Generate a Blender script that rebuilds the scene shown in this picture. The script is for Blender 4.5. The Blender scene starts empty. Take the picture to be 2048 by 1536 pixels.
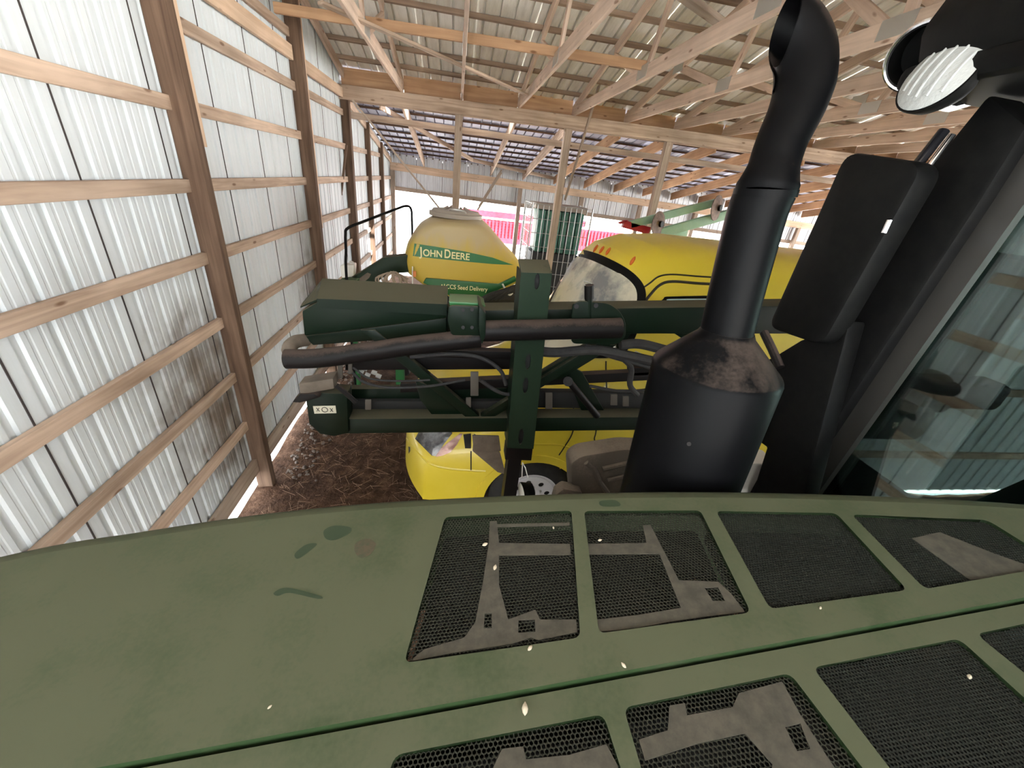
import bpy, bmesh, math, random
import numpy as np
from mathutils import Vector, Matrix

random.seed(7)
rng = np.random.default_rng(7)
scene = bpy.context.scene
COL = scene.collection

# ------------------------------------------------------------------ camera
YAW, PITCH, ROLL, FPX, CAMH = 0.17756, 0.473494, 0.121097, 786.0, 3.05
_f = np.array([math.sin(YAW)*math.cos(PITCH), math.cos(YAW)*math.cos(PITCH), -math.sin(PITCH)])
_r = np.array([math.cos(YAW), -math.sin(YAW), 0.0])
_u = np.cross(_r, _f)
R2 = _r*math.cos(ROLL) + _u*math.sin(ROLL)
U2 = -_r*math.sin(ROLL) + _u*math.cos(ROLL)
CAM = np.array([0, 0, CAMH])
cam_d = bpy.data.cameras.new('camera')
cam_d.sensor_width = 36.0
cam_d.lens = FPX/2048*36
cam_d.clip_start = 0.02
cam_d.clip_end = 300
cam = bpy.data.objects.new('camera', cam_d)
COL.objects.link(cam)
cam.matrix_world = Matrix(((R2[0], U2[0], -_f[0], 0), (R2[1], U2[1], -_f[1], 0), (R2[2], U2[2], -_f[2], CAMH), (0, 0, 0, 1)))
scene.camera = cam

# ------------------------------------------------------------------ world, light, exposure
SKY_STRENGTH = 5.6
world = bpy.data.worlds.new('world')
scene.world = world
world.use_nodes = True
wn = world.node_tree
wn.nodes['Background'].inputs[0].default_value = (0.93, 0.97, 1.0, 1)
wn.nodes['Background'].inputs[1].default_value = SKY_STRENGTH
sun_d = bpy.data.lights.new('sun', 'SUN')
sun_d.energy = 38.0
sun_d.angle = 0.01
sun_d.color = (1.0, 0.97, 0.92)
sun = bpy.data.objects.new('sun', sun_d)
COL.objects.link(sun)
sun.location = (6, -20, 20)
sun.rotation_euler = Vector((-.25, .38, -.95)).to_track_quat('-Z', 'Y').to_euler()
vs = scene.view_settings
vs.view_transform = 'Standard'
vs.look = 'None'
vs.gamma = 1.0
vs.use_curve_mapping = False
vs.exposure = 0.65

# ------------------------------------------------------------------ measuring helpers (photo pixel -> world point)
def ray(x, y):
    return R2*((x-1024)/FPX) - U2*((y-768)/FPX) + _f
def pX(x, y, X): d = ray(x, y); return Vector(CAM + d*(X/d[0]))
def pY(x, y, Y): d = ray(x, y); return Vector(CAM + d*(Y/d[1]))
def pZ(x, y, Z): d = ray(x, y); return Vector(CAM + d*((Z-CAMH)/d[2]))
def pT(x, y, t): return Vector(CAM + ray(x, y)*t)
def pPl(x, y, p0, n):
    d = Vector(ray(x, y)); return Vector(CAM) + d*((Vector(p0)-Vector(CAM)).dot(n)/d.dot(n))

# ------------------------------------------------------------------ materials
MATS = {}
def nt(name):
    m = bpy.data.materials.new(name); m.use_nodes = True
    t = m.node_tree; b = t.nodes['Principled BSDF']
    MATS[name] = m
    return m, t, b
def plain(name, col, rough=0.5, metal=0.0, spec=0.5, noise=None, bump=0.0, scale=20.0, coat=0.0):
    """noise = (other colour, scale, low, high)"""
    m, t, b = nt(name)
    b.inputs['Base Color'].default_value = (*col, 1)
    b.inputs['Roughness'].default_value = rough
    b.inputs['Metallic'].default_value = metal
    b.inputs['Specular IOR Level'].default_value = spec
    b.inputs['Coat Weight'].default_value = coat
    if noise or bump:
        tc = t.nodes.new('ShaderNodeTexCoord')
    if noise:
        c2, sc, lo, hi = noise
        n = t.nodes.new('ShaderNodeTexNoise'); n.inputs['Scale'].default_value = sc
        n.inputs['Detail'].default_value = 6; n.inputs['Roughness'].default_value = 0.65
        t.links.new(tc.outputs['Object'], n.inputs['Vector'])
        r = t.nodes.new('ShaderNodeValToRGB')
        r.color_ramp.elements[0].position = lo; r.color_ramp.elements[0].color = (*col, 1)
        r.color_ramp.elements[1].position = hi; r.color_ramp.elements[1].color = (*c2, 1)
        t.links.new(n.outputs['Fac'], r.inputs['Fac'])
        t.links.new(r.outputs['Color'], b.inputs['Base Color'])
    if bump:
        n2 = t.nodes.new('ShaderNodeTexNoise'); n2.inputs['Scale'].default_value = scale; n2.inputs['Detail'].default_value = 5
        t.links.new(tc.outputs['Object'], n2.inputs['Vector'])
        bp = t.nodes.new('ShaderNodeBump'); bp.inputs['Strength'].default_value = bump; bp.inputs['Distance'].default_value = 0.01
        t.links.new(n2.outputs['Fac'], bp.inputs['Height'])
        t.links.new(bp.outputs['Normal'], b.inputs['Normal'])
    return m
def wood(name, c1, c2, vary=0.25, knots=True):
    """lumber: grain runs along the local X axis of every board"""
    m, t, b = nt(name)
    L = t.links.new
    tc = t.nodes.new('ShaderNodeTexCoord')
    oi = t.nodes.new('ShaderNodeObjectInfo')
    add = t.nodes.new('ShaderNodeVectorMath'); add.operation = 'ADD'
    sc = t.nodes.new('ShaderNodeVectorMath'); sc.operation = 'SCALE'; sc.inputs['Scale'].default_value = 37.0
    cmb = t.nodes.new('ShaderNodeCombineXYZ')
    for i in range(3): L(oi.outputs['Random'], cmb.inputs[i])
    L(cmb.outputs[0], sc.inputs[0]); L(tc.outputs['Object'], add.inputs[0]); L(sc.outputs[0], add.inputs[1])
    mp = t.nodes.new('ShaderNodeMapping'); mp.inputs['Scale'].default_value = (1.2, 22, 22)
    L(add.outputs[0], mp.inputs['Vector'])
    n = t.nodes.new('ShaderNodeTexNoise'); n.inputs['Scale'].default_value = 1.0; n.inputs['Detail'].default_value = 5; n.inputs['Distortion'].default_value = 0.6
    L(mp.outputs[0], n.inputs['Vector'])
    r = t.nodes.new('ShaderNodeValToRGB')
    r.color_ramp.elements[0].position = 0.3; r.color_ramp.elements[0].color = (*c2, 1)
    r.color_ramp.elements[1].position = 0.66; r.color_ramp.elements[1].color = (*c1, 1)
    L(n.outputs['Fac'], r.inputs['Fac'])
    # blotches along the board
    n2 = t.nodes.new('ShaderNodeTexNoise'); n2.inputs['Scale'].default_value = 1.7; n2.inputs['Detail'].default_value = 4
    L(add.outputs[0], n2.inputs['Vector'])
    mr = t.nodes.new('ShaderNodeMapRange'); mr.inputs[1].default_value = 0.3; mr.inputs[2].default_value = 0.7
    mr.inputs[3].default_value = 0.78; mr.inputs[4].default_value = 1.12
    L(n2.outputs['Fac'], mr.inputs[0])
    mr2 = t.nodes.new('ShaderNodeMapRange'); mr2.inputs[3].default_value = 1-vary; mr2.inputs[4].default_value = 1+vary
    L(oi.outputs['Random'], mr2.inputs[0])
    mu = t.nodes.new('ShaderNodeMath'); mu.operation = 'MULTIPLY'; L(mr.outputs[0], mu.inputs[0]); L(mr2.outputs[0], mu.inputs[1])
    last = r.outputs['Color']
    if knots:
        v = t.nodes.new('ShaderNodeTexVoronoi'); v.inputs['Scale'].default_value = 1.0
        mpv = t.nodes.new('ShaderNodeMapping'); mpv.inputs['Scale'].default_value = (3.0, 9, 9)
        L(add.outputs[0], mpv.inputs['Vector']); L(mpv.outputs[0], v.inputs['Vector'])
        kr = t.nodes.new('ShaderNodeValToRGB')
        kr.color_ramp.elements[0].position = 0.07; kr.color_ramp.elements[0].color = (.35, .25, .2, 1)
        kr.color_ramp.elements[1].position = 0.14; kr.color_ramp.elements[1].color = (1, 1, 1, 1)
        L(v.outputs['Distance'], kr.inputs['Fac'])
        mk = t.nodes.new('ShaderNodeMixRGB'); mk.blend_type = 'MULTIPLY'; mk.inputs[0].default_value = 0.8
        L(last, mk.inputs[1]); L(kr.outputs['Color'], mk.inputs[2]); last = mk.outputs[0]
    sx = t.nodes.new('ShaderNodeVectorMath'); sx.operation = 'SCALE'
    L(last, sx.inputs[0]); L(mu.outputs[0], sx.inputs['Scale'])
    L(sx.outputs[0], b.inputs['Base Color'])
    b.inputs['Roughness'].default_value = 0.85
    b.inputs['Specular IOR Level'].default_value = 0.2
    bp = t.nodes.new('ShaderNodeBump'); bp.inputs['Strength'].default_value = 0.25; bp.inputs['Distance'].default_value = 0.004
    L(n.outputs['Fac'], bp.inputs['Height']); L(bp.outputs['Normal'], b.inputs['Normal'])
    return m
def sheet_metal(name, col, dirt, rough=0.45, metal=0.3, streak=(6, 6, 0.5), stain=None):
    m, t, b = nt(name)
    L = t.links.new
    g = t.nodes.new('ShaderNodeNewGeometry')
    mp = t.nodes.new('ShaderNodeMapping'); mp.inputs['Scale'].default_value = streak
    L(g.outputs['Position'], mp.inputs['Vector'])
    n = t.nodes.new('ShaderNodeTexNoise'); n.inputs['Scale'].default_value = 2.2; n.inputs['Detail'].default_value = 8; n.inputs['Roughness'].default_value = 0.7
    L(mp.outputs[0], n.inputs['Vector'])
    r = t.nodes.new('ShaderNodeValToRGB')
    r.color_ramp.elements[0].position = 0.33; r.color_ramp.elements[0].color = (*dirt, 1)
    r.color_ramp.elements[1].position = 0.55; r.color_ramp.elements[1].color = (*col, 1)
    L(n.outputs['Fac'], r.inputs['Fac'])
    last = r.outputs['Color']
    if stain:
        # soot stain blown on the sheets by an exhaust: a soft patch with ragged edge
        (cx_, cy_, cz_), rad, sc_ = stain
        for (px_, py_, pz_), rr in zip((cx_, cy_, cz_), rad):
            dv = t.nodes.new('ShaderNodeVectorMath'); dv.operation = 'SUBTRACT'
            L(g.outputs['Position'], dv.inputs[0]); dv.inputs[1].default_value = (px_, py_, pz_)
            ds = t.nodes.new('ShaderNodeVectorMath'); ds.operation = 'MULTIPLY'; ds.inputs[1].default_value = (1/rr[0], 1/rr[0], 1/rr[1])
            L(dv.outputs[0], ds.inputs[0])
            ln = t.nodes.new('ShaderNodeVectorMath'); ln.operation = 'LENGTH'; L(ds.outputs[0], ln.inputs[0])
            nn = t.nodes.new('ShaderNodeTexNoise'); nn.inputs['Scale'].default_value = 5; nn.inputs['Detail'].default_value = 5
            L(g.outputs['Position'], nn.inputs['Vector'])
            ad = t.nodes.new('ShaderNodeMath'); ad.operation = 'MULTIPLY_ADD'; ad.inputs[1].default_value = 1.1; 
            L(nn.outputs['Fac'], ad.inputs[0]); L(ln.outputs['Value'], ad.inputs[2])
            mr = t.nodes.new('ShaderNodeMapRange'); mr.interpolation_type = 'SMOOTHSTEP'
            mr.inputs[1].default_value = 0.5; mr.inputs[2].default_value = 1.6; mr.inputs[3].default_value = rr[2]; mr.inputs[4].default_value = 0.0
            L(ad.outputs[0], mr.inputs[0])
            mx = t.nodes.new('ShaderNodeMixRGB'); mx.inputs[2].default_value = (*sc_, 1)
            L(mr.outputs[0], mx.inputs[0]); L(last, mx.inputs[1]); last = mx.outputs[0]
    L(last, b.inputs['Base Color'])
    b.inputs['Roughness'].default_value = rough
    b.inputs['Metallic'].default_value = metal
    return m
def dusty(name, col, dust, lo=0.35, hi=0.65, scale=3.0, rough=0.5, up=0.6, spec=0.4, fine=0.35):
    """paint under farm dust: dust gathers on faces that look up, in ragged blotches"""
    m, t, b = nt(name)
    L = t.links.new
    g = t.nodes.new('ShaderNodeNewGeometry')
    n = t.nodes.new('ShaderNodeTexNoise'); n.inputs['Scale'].default_value = scale; n.inputs['Detail'].default_value = 9; n.inputs['Roughness'].default_value = 0.65
    L(g.outputs['Position'], n.inputs['Vector'])
    n3 = t.nodes.new('ShaderNodeTexNoise'); n3.inputs['Scale'].default_value = 130; n3.inputs['Detail'].default_value = 3
    L(g.outputs['Position'], n3.inputs['Vector'])
    sp = t.nodes.new('ShaderNodeSeparateXYZ'); L(g.outputs['Normal'], sp.inputs[0])
    mr = t.nodes.new('ShaderNodeMapRange'); mr.inputs[1].default_value = -0.2; mr.inputs[2].default_value = 0.95; mr.inputs[3].default_value = -up; mr.inputs[4].default_value = up*0.55
    L(sp.outputs['Z'], mr.inputs[0])
    a = t.nodes.new('ShaderNodeMath'); a.operation = 'ADD'; L(n.outputs['Fac'], a.inputs[0]); L(mr.outputs[0], a.inputs[1])
    a2 = t.nodes.new('ShaderNodeMath'); a2.operation = 'MULTIPLY_ADD'; a2.inputs[1].default_value = fine; L(n3.outputs['Fac'], a2.inputs[0]); L(a.outputs[0], a2.inputs[2])
    a3 = t.nodes.new('ShaderNodeMath'); a3.operation = 'SUBTRACT'; a3.inputs[1].default_value = fine*0.5; L(a2.outputs[0], a3.inputs[0])
    r = t.nodes.new('ShaderNodeValToRGB')
    r.color_ramp.elements[0].position = lo; r.color_ramp.elements[0].color = (*col, 1)
    r.color_ramp.elements[1].position = hi; r.color_ramp.elements[1].color = (*dust, 1)
    L(a3.outputs[0], r.inputs['Fac']); L(r.outputs['Color'], b.inputs['Base Color'])
    rr = t.nodes.new('ShaderNodeMapRange'); rr.inputs[1].default_value = lo; rr.inputs[2].default_value = hi; rr.inputs[3].default_value = rough; rr.inputs[4].default_value = 0.85
    L(a3.outputs[0], rr.inputs[0]); L(rr.outputs[0], b.inputs['Roughness'])
    b.inputs['Specular IOR Level'].default_value = spec
    return m
def glass(name, tint, refl=0.12, rough=0.02):
    m = bpy.data.materials.new(name); m.use_nodes = True; MATS[name] = m
    t = m.node_tree; t.nodes.remove(t.nodes['Principled BSDF']); L = t.links.new
    tr = t.nodes.new('ShaderNodeBsdfTransparent'); tr.inputs[0].default_value = (*tint, 1)
    gl = t.nodes.new('ShaderNodeBsdfGlossy'); gl.inputs['Roughness'].default_value = rough; gl.inputs[0].default_value = (1, 1, 1, 1)
    fr = t.nodes.new('ShaderNodeFresnel'); fr.inputs[0].default_value = 1.5
    ad = t.nodes.new('ShaderNodeMath'); ad.operation = 'ADD'; ad.inputs[1].default_value = refl; ad.use_clamp = True
    L(fr.outputs[0], ad.inputs[0])
    mx = t.nodes.new('ShaderNodeMixShader'); L(ad.outputs[0], mx.inputs[0]); L(tr.outputs[0], mx.inputs[1]); L(gl.outputs[0], mx.inputs[2])
    L(mx.outputs[0], t.nodes['Material Output'].inputs[0])
    return m

wood('pine', (.62, .475, .37), (.38, .27, .20), .14)
wood('pine_grey', (.48, .385, .31), (.32, .24, .19), .16)
wood('post_wood', (.185, .12, .082), (.085, .05, .034), .10, knots=False)
wood('pine_shaded', (.36, .26, .195), (.22, .15, .11), .15)  # shade on the purlins put into a darker wood colour
wood('pine_new', (.70, .52, .385), (.55, .38, .26), .10)
wood('truss_wood', (.72, .56, .455), (.53, .395, .31), .12)
wood('rafter_wood', (.60, .38, .23), (.45, .26, .15), .1)
sheet_metal('wall_metal', (.69, .74, .775), (.63, .68, .705), .6, .0, (5, 5, .6),
            stain=(((-1.95, 3.15, .95), (-1.95, 3.05, 1.55), (-1.95, 5.8, 1.35)), ((.75, 1.1, .95), (.75, .6, .75), (.6, .9, .9)), (.13, .09, .06)))
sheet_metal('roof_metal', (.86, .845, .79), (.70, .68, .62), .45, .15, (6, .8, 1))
sheet_metal('lean_metal_backlit', (.46, .47, .60), (.38, .39, .50), .6, .1, (6, .8, 1))  # darker bluish cast of the backlit roof put into the sheet colour
sheet_metal('far_metal', (.68, .69, .72), (.54, .54, .57), .4, .2, (5, 5, .6))
plain('seam_shade', (.05, .04, .04), .9)
plain('plate_steel', (.55, .55, .53), .4, .7)
plain('screw', (.3, .3, .3), .4, .8)

# ------------------------------------------------------------------ mesh helpers
class MB:
    def __init__(s): s.v = []; s.f = []
    def add(s, vs_, fs):
        o = len(s.v); s.v += [tuple(v) for v in vs_]; s.f += [tuple(i+o for i in f) for f in fs]; return s
    def box(s, a, b):
        x0, y0, z0 = a; x1, y1, z1 = b
        return s.add([(x0,y0,z0),(x1,y0,z0),(x1,y1,z0),(x0,y1,z0),(x0,y0,z1),(x1,y0,z1),(x1,y1,z1),(x0,y1,z1)],
                     [(3,2,1,0),(4,5,6,7),(0,1,5,4),(1,2,6,5),(2,3,7,6),(3,0,4,7)])
    def prism(s, poly, vec):
        """closed solid: polygon (3d points) swept by vec"""
        n = len(poly); vec = Vector(vec); p = [Vector(q) for q in poly]
        nrm = Vector((0,0,0))
        for i in range(n): nrm += p[i].cross(p[(i+1) % n])
        if nrm.dot(vec) > 0: p.reverse()
        return s.add(p + [q+vec for q in p], [tuple(range(n)), tuple(range(2*n-1, n-1, -1))] + [((i+1) % n, i, n+i, n+(i+1) % n) for i in range(n)])
    def tube(s, pts, r, seg=12, cap=True):
        pts = [Vector(p) for p in pts]; n = len(pts)
        rr = r if isinstance(r, (list, tuple)) else [r]*n
        ref = None; vs_ = []; fs = []
        for i, p in enumerate(pts):
            d = (pts[min(i+1, n-1)] - pts[max(i-1, 0)]).normalized()
            if ref is None:
                ref = d.orthogonal().normalized()
            ref = (ref - d*ref.dot(d)).normalized(); bi = d.cross(ref)
            for k in range(seg):
                a = 2*math.pi*k/seg
                vs_.append(p + (ref*math.cos(a) + bi*math.sin(a))*rr[i])
        for i in range(n-1):
            for k in range(seg):
                k2 = (k+1) % seg
                fs.append((i*seg+k, i*seg+k2, (i+1)*seg+k2, (i+1)*seg+k))
        if cap:
            fs.append(tuple(range(seg-1, -1, -1))); fs.append(tuple((n-1)*seg+k for k in range(seg)))
        return s.add(vs_, fs)
    def rings(s, rings, cap=True, close=True):
        n = len(rings[0]); vs_ = [p for r in rings for p in r]; fs = []
        for i in range(len(rings)-1):
            for k in range(n if close else n-1):
                k2 = (k+1) % n
                fs.append((i*n+k, i*n+k2, (i+1)*n+k2, (i+1)*n+k))
        if cap: fs.append(tuple(range(n-1, -1, -1))); fs.append(tuple((len(rings)-1)*n+k for k in range(n)))
        return s.add(vs_, fs)
    def grid(s, fn, nu, nv):
        vs_ = [fn(i/nu, j/nv) for i in range(nu+1) for j in range(nv+1)]
        return s.add(vs_, [(i*(nv+1)+j, (i+1)*(nv+1)+j, (i+1)*(nv+1)+j+1, i*(nv+1)+j+1) for i in range(nu) for j in range(nv)])
    def rbox(s, a, b, r=0.02):
        """box with chamfered edges"""
        bm = bmesh.new(); t = MB().box(a, b); vv = [bm.verts.new(v) for v in t.v]
        for f in t.f: bm.faces.new([vv[i] for i in f])
        bmesh.ops.bevel(bm, geom=list(bm.edges), offset=r, segments=2, affect='EDGES', profile=0.5)
        bm.verts.index_update()
        s.add([v.co.copy() for v in bm.verts], [[v.index for v in f.verts] for f in bm.faces]); bm.free(); return s
    def mesh(s, name, mat, angle=35):
        me = bpy.data.meshes.new(name); me.from_pydata(s.v, [], s.f)
        if mat: me.materials.append(MATS[mat])
        me.polygons.foreach_set('use_smooth', [True]*len(me.polygons))
        me.update(); me.set_sharp_from_angle(angle=math.radians(angle))
        return me

def bevel_mb(mb, r, seg=2, ang=30):
    bm = bmesh.new(); vv = [bm.verts.new(v) for v in mb.v]
    for f in mb.f:
        try: bm.faces.new([vv[i] for i in f])
        except ValueError: pass
    bm.normal_update()
    es = [e for e in bm.edges if len(e.link_faces) == 2 and e.calc_face_angle(0) > math.radians(ang)]
    bmesh.ops.bevel(bm, geom=es, offset=r, segments=seg, affect='EDGES', profile=0.5)
    bm.verts.index_update()
    o = MB(); o.add([v.co.copy() for v in bm.verts], [[v.index for v in f.verts] for f in bm.faces]); bm.free(); return o

def put(o, parent=None, M=None):
    COL.objects.link(o)
    if M is not None: o.matrix_basis = M
    if parent is not None:
        o.parent = parent
        o.matrix_parent_inverse = WM[parent.name].inverted()
    WM[o.name] = (M.copy() if M is not None else Matrix.Identity(4))
    return o
WM = {}
def ob(name, mb, mat, parent=None, angle=35, **kw):
    o = bpy.data.objects.new(name, mb.mesh(name, mat, angle) if isinstance(mb, MB) else mb)
    put(o, parent)
    for k, v in kw.items(): o[k] = v
    return o
def thing(name, loc, label=None, category=None, group=None, kind=None):
    o = bpy.data.objects.new(name, None); o.empty_display_size = 0.1
    put(o, None, Matrix.Translation(Vector(loc)))
    if label: o['label'] = label
    if category: o['category'] = category
    if group: o['group'] = group
    if kind: o['kind'] = kind
    return o
_lum = {}
def lumber(name, p0, p1, w, h, mat, parent=None, up=(0, 0, 1), **kw):
    """one board: p0..p1 centre line, w sideways, h along 'up'"""
    p0 = Vector(p0); p1 = Vector(p1); d = p1-p0; Ln = d.length; d.normalize()
    upv = Vector(up); s = upv.cross(d)
    if s.length < 1e-4: s = Vector((1, 0, 0)).cross(d)
    s.normalize(); u = d.cross(s)
    key = (name, round(Ln, 3), w, h, mat)
    if key not in _lum:
        m = MB().box((-Ln/2, -w/2, -h/2), (Ln/2, w/2, h/2))
        m = bevel_mb(m, 0.003, 1)
        _lum[key] = m.mesh(name, mat)
    o = bpy.data.objects.new(name, _lum[key])
    c = (p0+p1)/2
    M = Matrix(((d.x, s.x, u.x, c.x), (d.y, s.y, u.y, c.y), (d.z, s.z, u.z, c.z), (0, 0, 0, 1)))
    put(o, parent, M)
    for k, v in kw.items(): o[k] = v
    return o

# ================================================================== STRUCTURE
WX = -1.95          # left wall plane
YB = 8.1            # middle beam line
YF = 13.4           # far wall
YN = -1.3           # open front behind the camera
XR = 15.5           # right end
RIDGE = 3.4
def zroof(y):       # underside of the main roof sheets
    return 4.42 + .235*(8.18-y) if y > RIDGE else 4.42 + .235*(8.18-RIDGE) - .235*(RIDGE-y)
def zlean(y):       # underside of the lean-to sheets
    return 4.235 - (y-YB)*.158
def zb(x): return 4.13 + .013*(x-WX)       # top of the middle beam
def zh(x): return 3.165 - .0213*(x-WX)     # top of the far header

# ---- floor
def hn(x, y):
    return .03*math.sin(1.7*x+.6*y)+.02*math.sin(3.9*x-2.3*y+1)+.012*math.sin(9*x+7*y)+.008*math.sin(17*x-13*y+2)
def dirt_material():
    m, t, b = nt('dirt'); L = t.links.new
    g = t.nodes.new('ShaderNodeNewGeometry')
    n = t.nodes.new('ShaderNodeTexNoise'); n.inputs['Scale'].default_value = 7; n.inputs['Detail'].default_value = 10; n.inputs['Roughness'].default_value = .7
    L(g.outputs['Position'], n.inputs['Vector'])
    r = t.nodes.new('ShaderNodeValToRGB'); e = r.color_ramp.elements
    e[0].position = .3; e[0].color = (.032, .018, .012, 1); e[1].position = .75; e[1].color = (.17, .105, .07, 1)
    k = e.new(.52); k.color = (.085, .048, .031, 1)
    L(n.outputs['Fac'], r.inputs['Fac']); L(r.outputs['Color'], b.inputs['Base Color'])
    b.inputs['Roughness'].default_value = .95; b.inputs['Specular IOR Level'].default_value = .1
    n2 = t.nodes.new('ShaderNodeTexNoise'); n2.inputs['Scale'].default_value = 30; n2.inputs['Detail'].default_value = 8
    L(g.outputs['Position'], n2.inputs['Vector'])
    bp = t.nodes.new('ShaderNodeBump'); bp.inputs['Strength'].default_value = .8; bp.inputs['Distance'].default_value = .03
    L(n2.outputs['Fac'], bp.inputs['Height']); L(bp.outputs['Normal'], b.inputs['Normal'])
dirt_material()
fl = MB().grid(lambda u, v: (WX-.02+u*(XR-WX+.02), YN+v*(YF-YN), -.06+hn(WX+u*(XR-WX), YN+v*(YF-YN))*.7), 140, 150)
ob('floor', fl, 'dirt', kind='structure', label='brown dirt floor of the shed littered with straw')
plain('gravel_ground', (.52, .51, .48), .95, noise=((.64, .63, .60), 1.5, .35, .65))
gm = MB()
for (x0, y0, x1, y1) in ((-60, YF, 70, 80), (-60, -60, 70, YN), (XR, YN, 70, YF), (-60, YN, WX-.02, YF)):
    gm.add([(x0, y0, -.06), (x1, y0, -.06), (x1, y1, -.06), (x0, y1, -.06)], [(0, 1, 2, 3)])
ob('ground', gm, 'gravel_ground', kind='structure', label='pale sunlit gravel yard outside the shed')

# ---- corrugated sheet profile
def profile(width, pitch, rib=.032, sl=.010, depth=.012, minor=True):
    pts = [(0.0, 0.0)]; n = int(round(width/pitch))
    for i in range(n):
        c = (i+.5)*pitch
        pts += [(c-rib/2-sl, 0), (c-rib/2, -depth), (c+rib/2, -depth), (c+rib/2+sl, 0)]
        if minor and i < n-1:
            for q in (.33, .67):
                cc = c + pitch*q
                pts += [(cc-.012, 0), (cc-.006, -.0025), (cc+.006, -.0025), (cc+.012, 0)]
    pts.append((width, 0.0))
    return pts

# ---- left wall
wl = thing('wall_left', (WX, 3, 0), 'pale corrugated metal wall on wooden girts and posts at the left', kind='structure')
SW = .75
def top_left(y):
    return (zroof(y) if y < YB+.25 else zlean(y)) - .005
k = 0
y = 1.83 - SW*10
prof = profile(SW, .1875)
while y < YF - .05:
    m = MB(); pr = [(a, d) for a, d in prof if y+a <= YF+.02]
    lo = [(WX+d, y+a+.002, .11) for a, d in pr]
    hi = [(WX+d, y+a+.002, top_left(y+a)) for a, d in pr]
    n = len(pr)
    m.add(lo+hi, [(i+1, i, n+i, n+i+1) for i in range(n-1)])
    ob('wall_panel', m, 'wall_metal', wl, 20)
    if y > -2:
        ob('lap_shade_strip', MB().box((WX-.004, y-.005, .05), (WX+.0035, y+.004, top_left(y)-.02)), 'seam_shade', wl)  # dark strip along the seam stands in for the shadowed lap gap
    y += SW
POSTS_L = [.9, 3.45, 5.95]
PD = .145
def girts(zs, y0, y1, mat='pine'):
    for z in zs:
        lumber('girt', (WX+.022, y0, z), (WX+.022, y1, z), .038, .088, mat, wl)
GZ = [3.05 + q*1.95 - .044 for q in (.385, .134, -.122, -.384, -.655, -.92, -1.19)]
ys = [YN] + POSTS_L + [8.15]
for i in range(len(ys)-1):
    a = ys[i] + (.09 if i else 0); b = ys[i+1] + .004
    zz = GZ if i > 1 else GZ[1:]
    girts(zz, a, b, 'pine' if i < 6 else 'pine_grey')
    if i < 3: girts([4.25], a, b)
    lumber('skirt_board', (WX+.03, a, .20), (WX+.03, b, .20), .04, .16, 'pine_grey', wl)
for i, y in enumerate(POSTS_L):
    lumber('post', (WX+.002+PD/2, y+.045, -.1), (WX+.002+PD/2, y+.045, zroof(y)-.12), .09, PD, 'post_wood', wl, up=(1, 0, 0))
    if y > 3:
        # doubled-up plank nailed to the upper half of the post
        lumber('post_plank', (WX+PD*.55, y+.112, 3.03 if y < 4 else 2.2), (WX+PD*.55, y+.112, zroof(y)-.12), .042, PD*.9, 'pine_new', wl, up=(1, 0, 0))
# eave tie board along the gable of the main roof and rafter under the sheets
lumber('gable_board', (WX+.05, YB+.05, 4.02), (WX+.05, 6.02, 4.02+.0), .04, .14, 'pine_new', wl)
lumber('gable_board', (WX+.05, 5.9, 4.06), (WX+.05, 3.55, 4.06), .04, .14, 'pine_new', wl)
sl = math.hypot(1, .235)
lumber('gable_rafter', (WX+.06, 8.2, zroof(8.2)-.125), (WX+.06, RIDGE, zroof(RIDGE)-.125), .04, .13, 'truss_wood', wl)
# lean-to bays of the left wall
POSTS_LL = [9.95, 11.55]
ys = [8.15] + POSTS_LL + [YF]
for i in range(3):
    girts([z for z in GZ if z < zlean(ys[i+1])-.35][::1], ys[i]+.1, ys[i+1]+.004, 'pine_grey')
for y in POSTS_LL:
    lumber('post', (WX+.002+.05, y+.045, -.1), (WX+.052, y+.045, zlean(y)-.14), .09, .10, 'post_wood', wl, up=(1, 0, 0))
lumber('lean_to_gable_board', (WX+.035, 8.25, zlean(8.25)-.2), (WX+.035, YF, zlean(YF)-.2), .035, .13, 'pine', wl)

# ---- middle beam line
wm = thing('wall_middle', (5, YB, 0), 'open post and beam line between main shed and lean-to', kind='structure')
lumber('header_beam', (WX, YB, zb(WX)-.1), (XR, YB, zb(XR)-.1), .05, .2, 'pine', wm)
lumber('header_beam', (WX, YB+.19, zb(WX)-.1), (XR, YB+.19, zb(XR)-.1), .05, .2, 'pine', wm)
PX = [WX+.07] + [-.015+1.945*i for i in range(8)]
for i, x in enumerate(PX):
    lumber('post', (x, YB+.095, -.1), (x, YB+.095, zb(x)-.06 if i else zb(x)-.02), .13, .13, 'pine_grey' if i > 0 else 'post_wood', wm, up=(1, 0, 0))
TX = [-.96+.98*i for i in range(17)]
for i in range(-1, 16):
    x0 = TX[i]+.02 if i >= 0 else WX+.02
    x1 = TX[i+1]-.02
    lumber('blocking', (x0, YB+.16, zb(x0)+.125), (x1, YB+.16, zb(x1)+.125), .038, .25, 'rafter_wood', wm)
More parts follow.
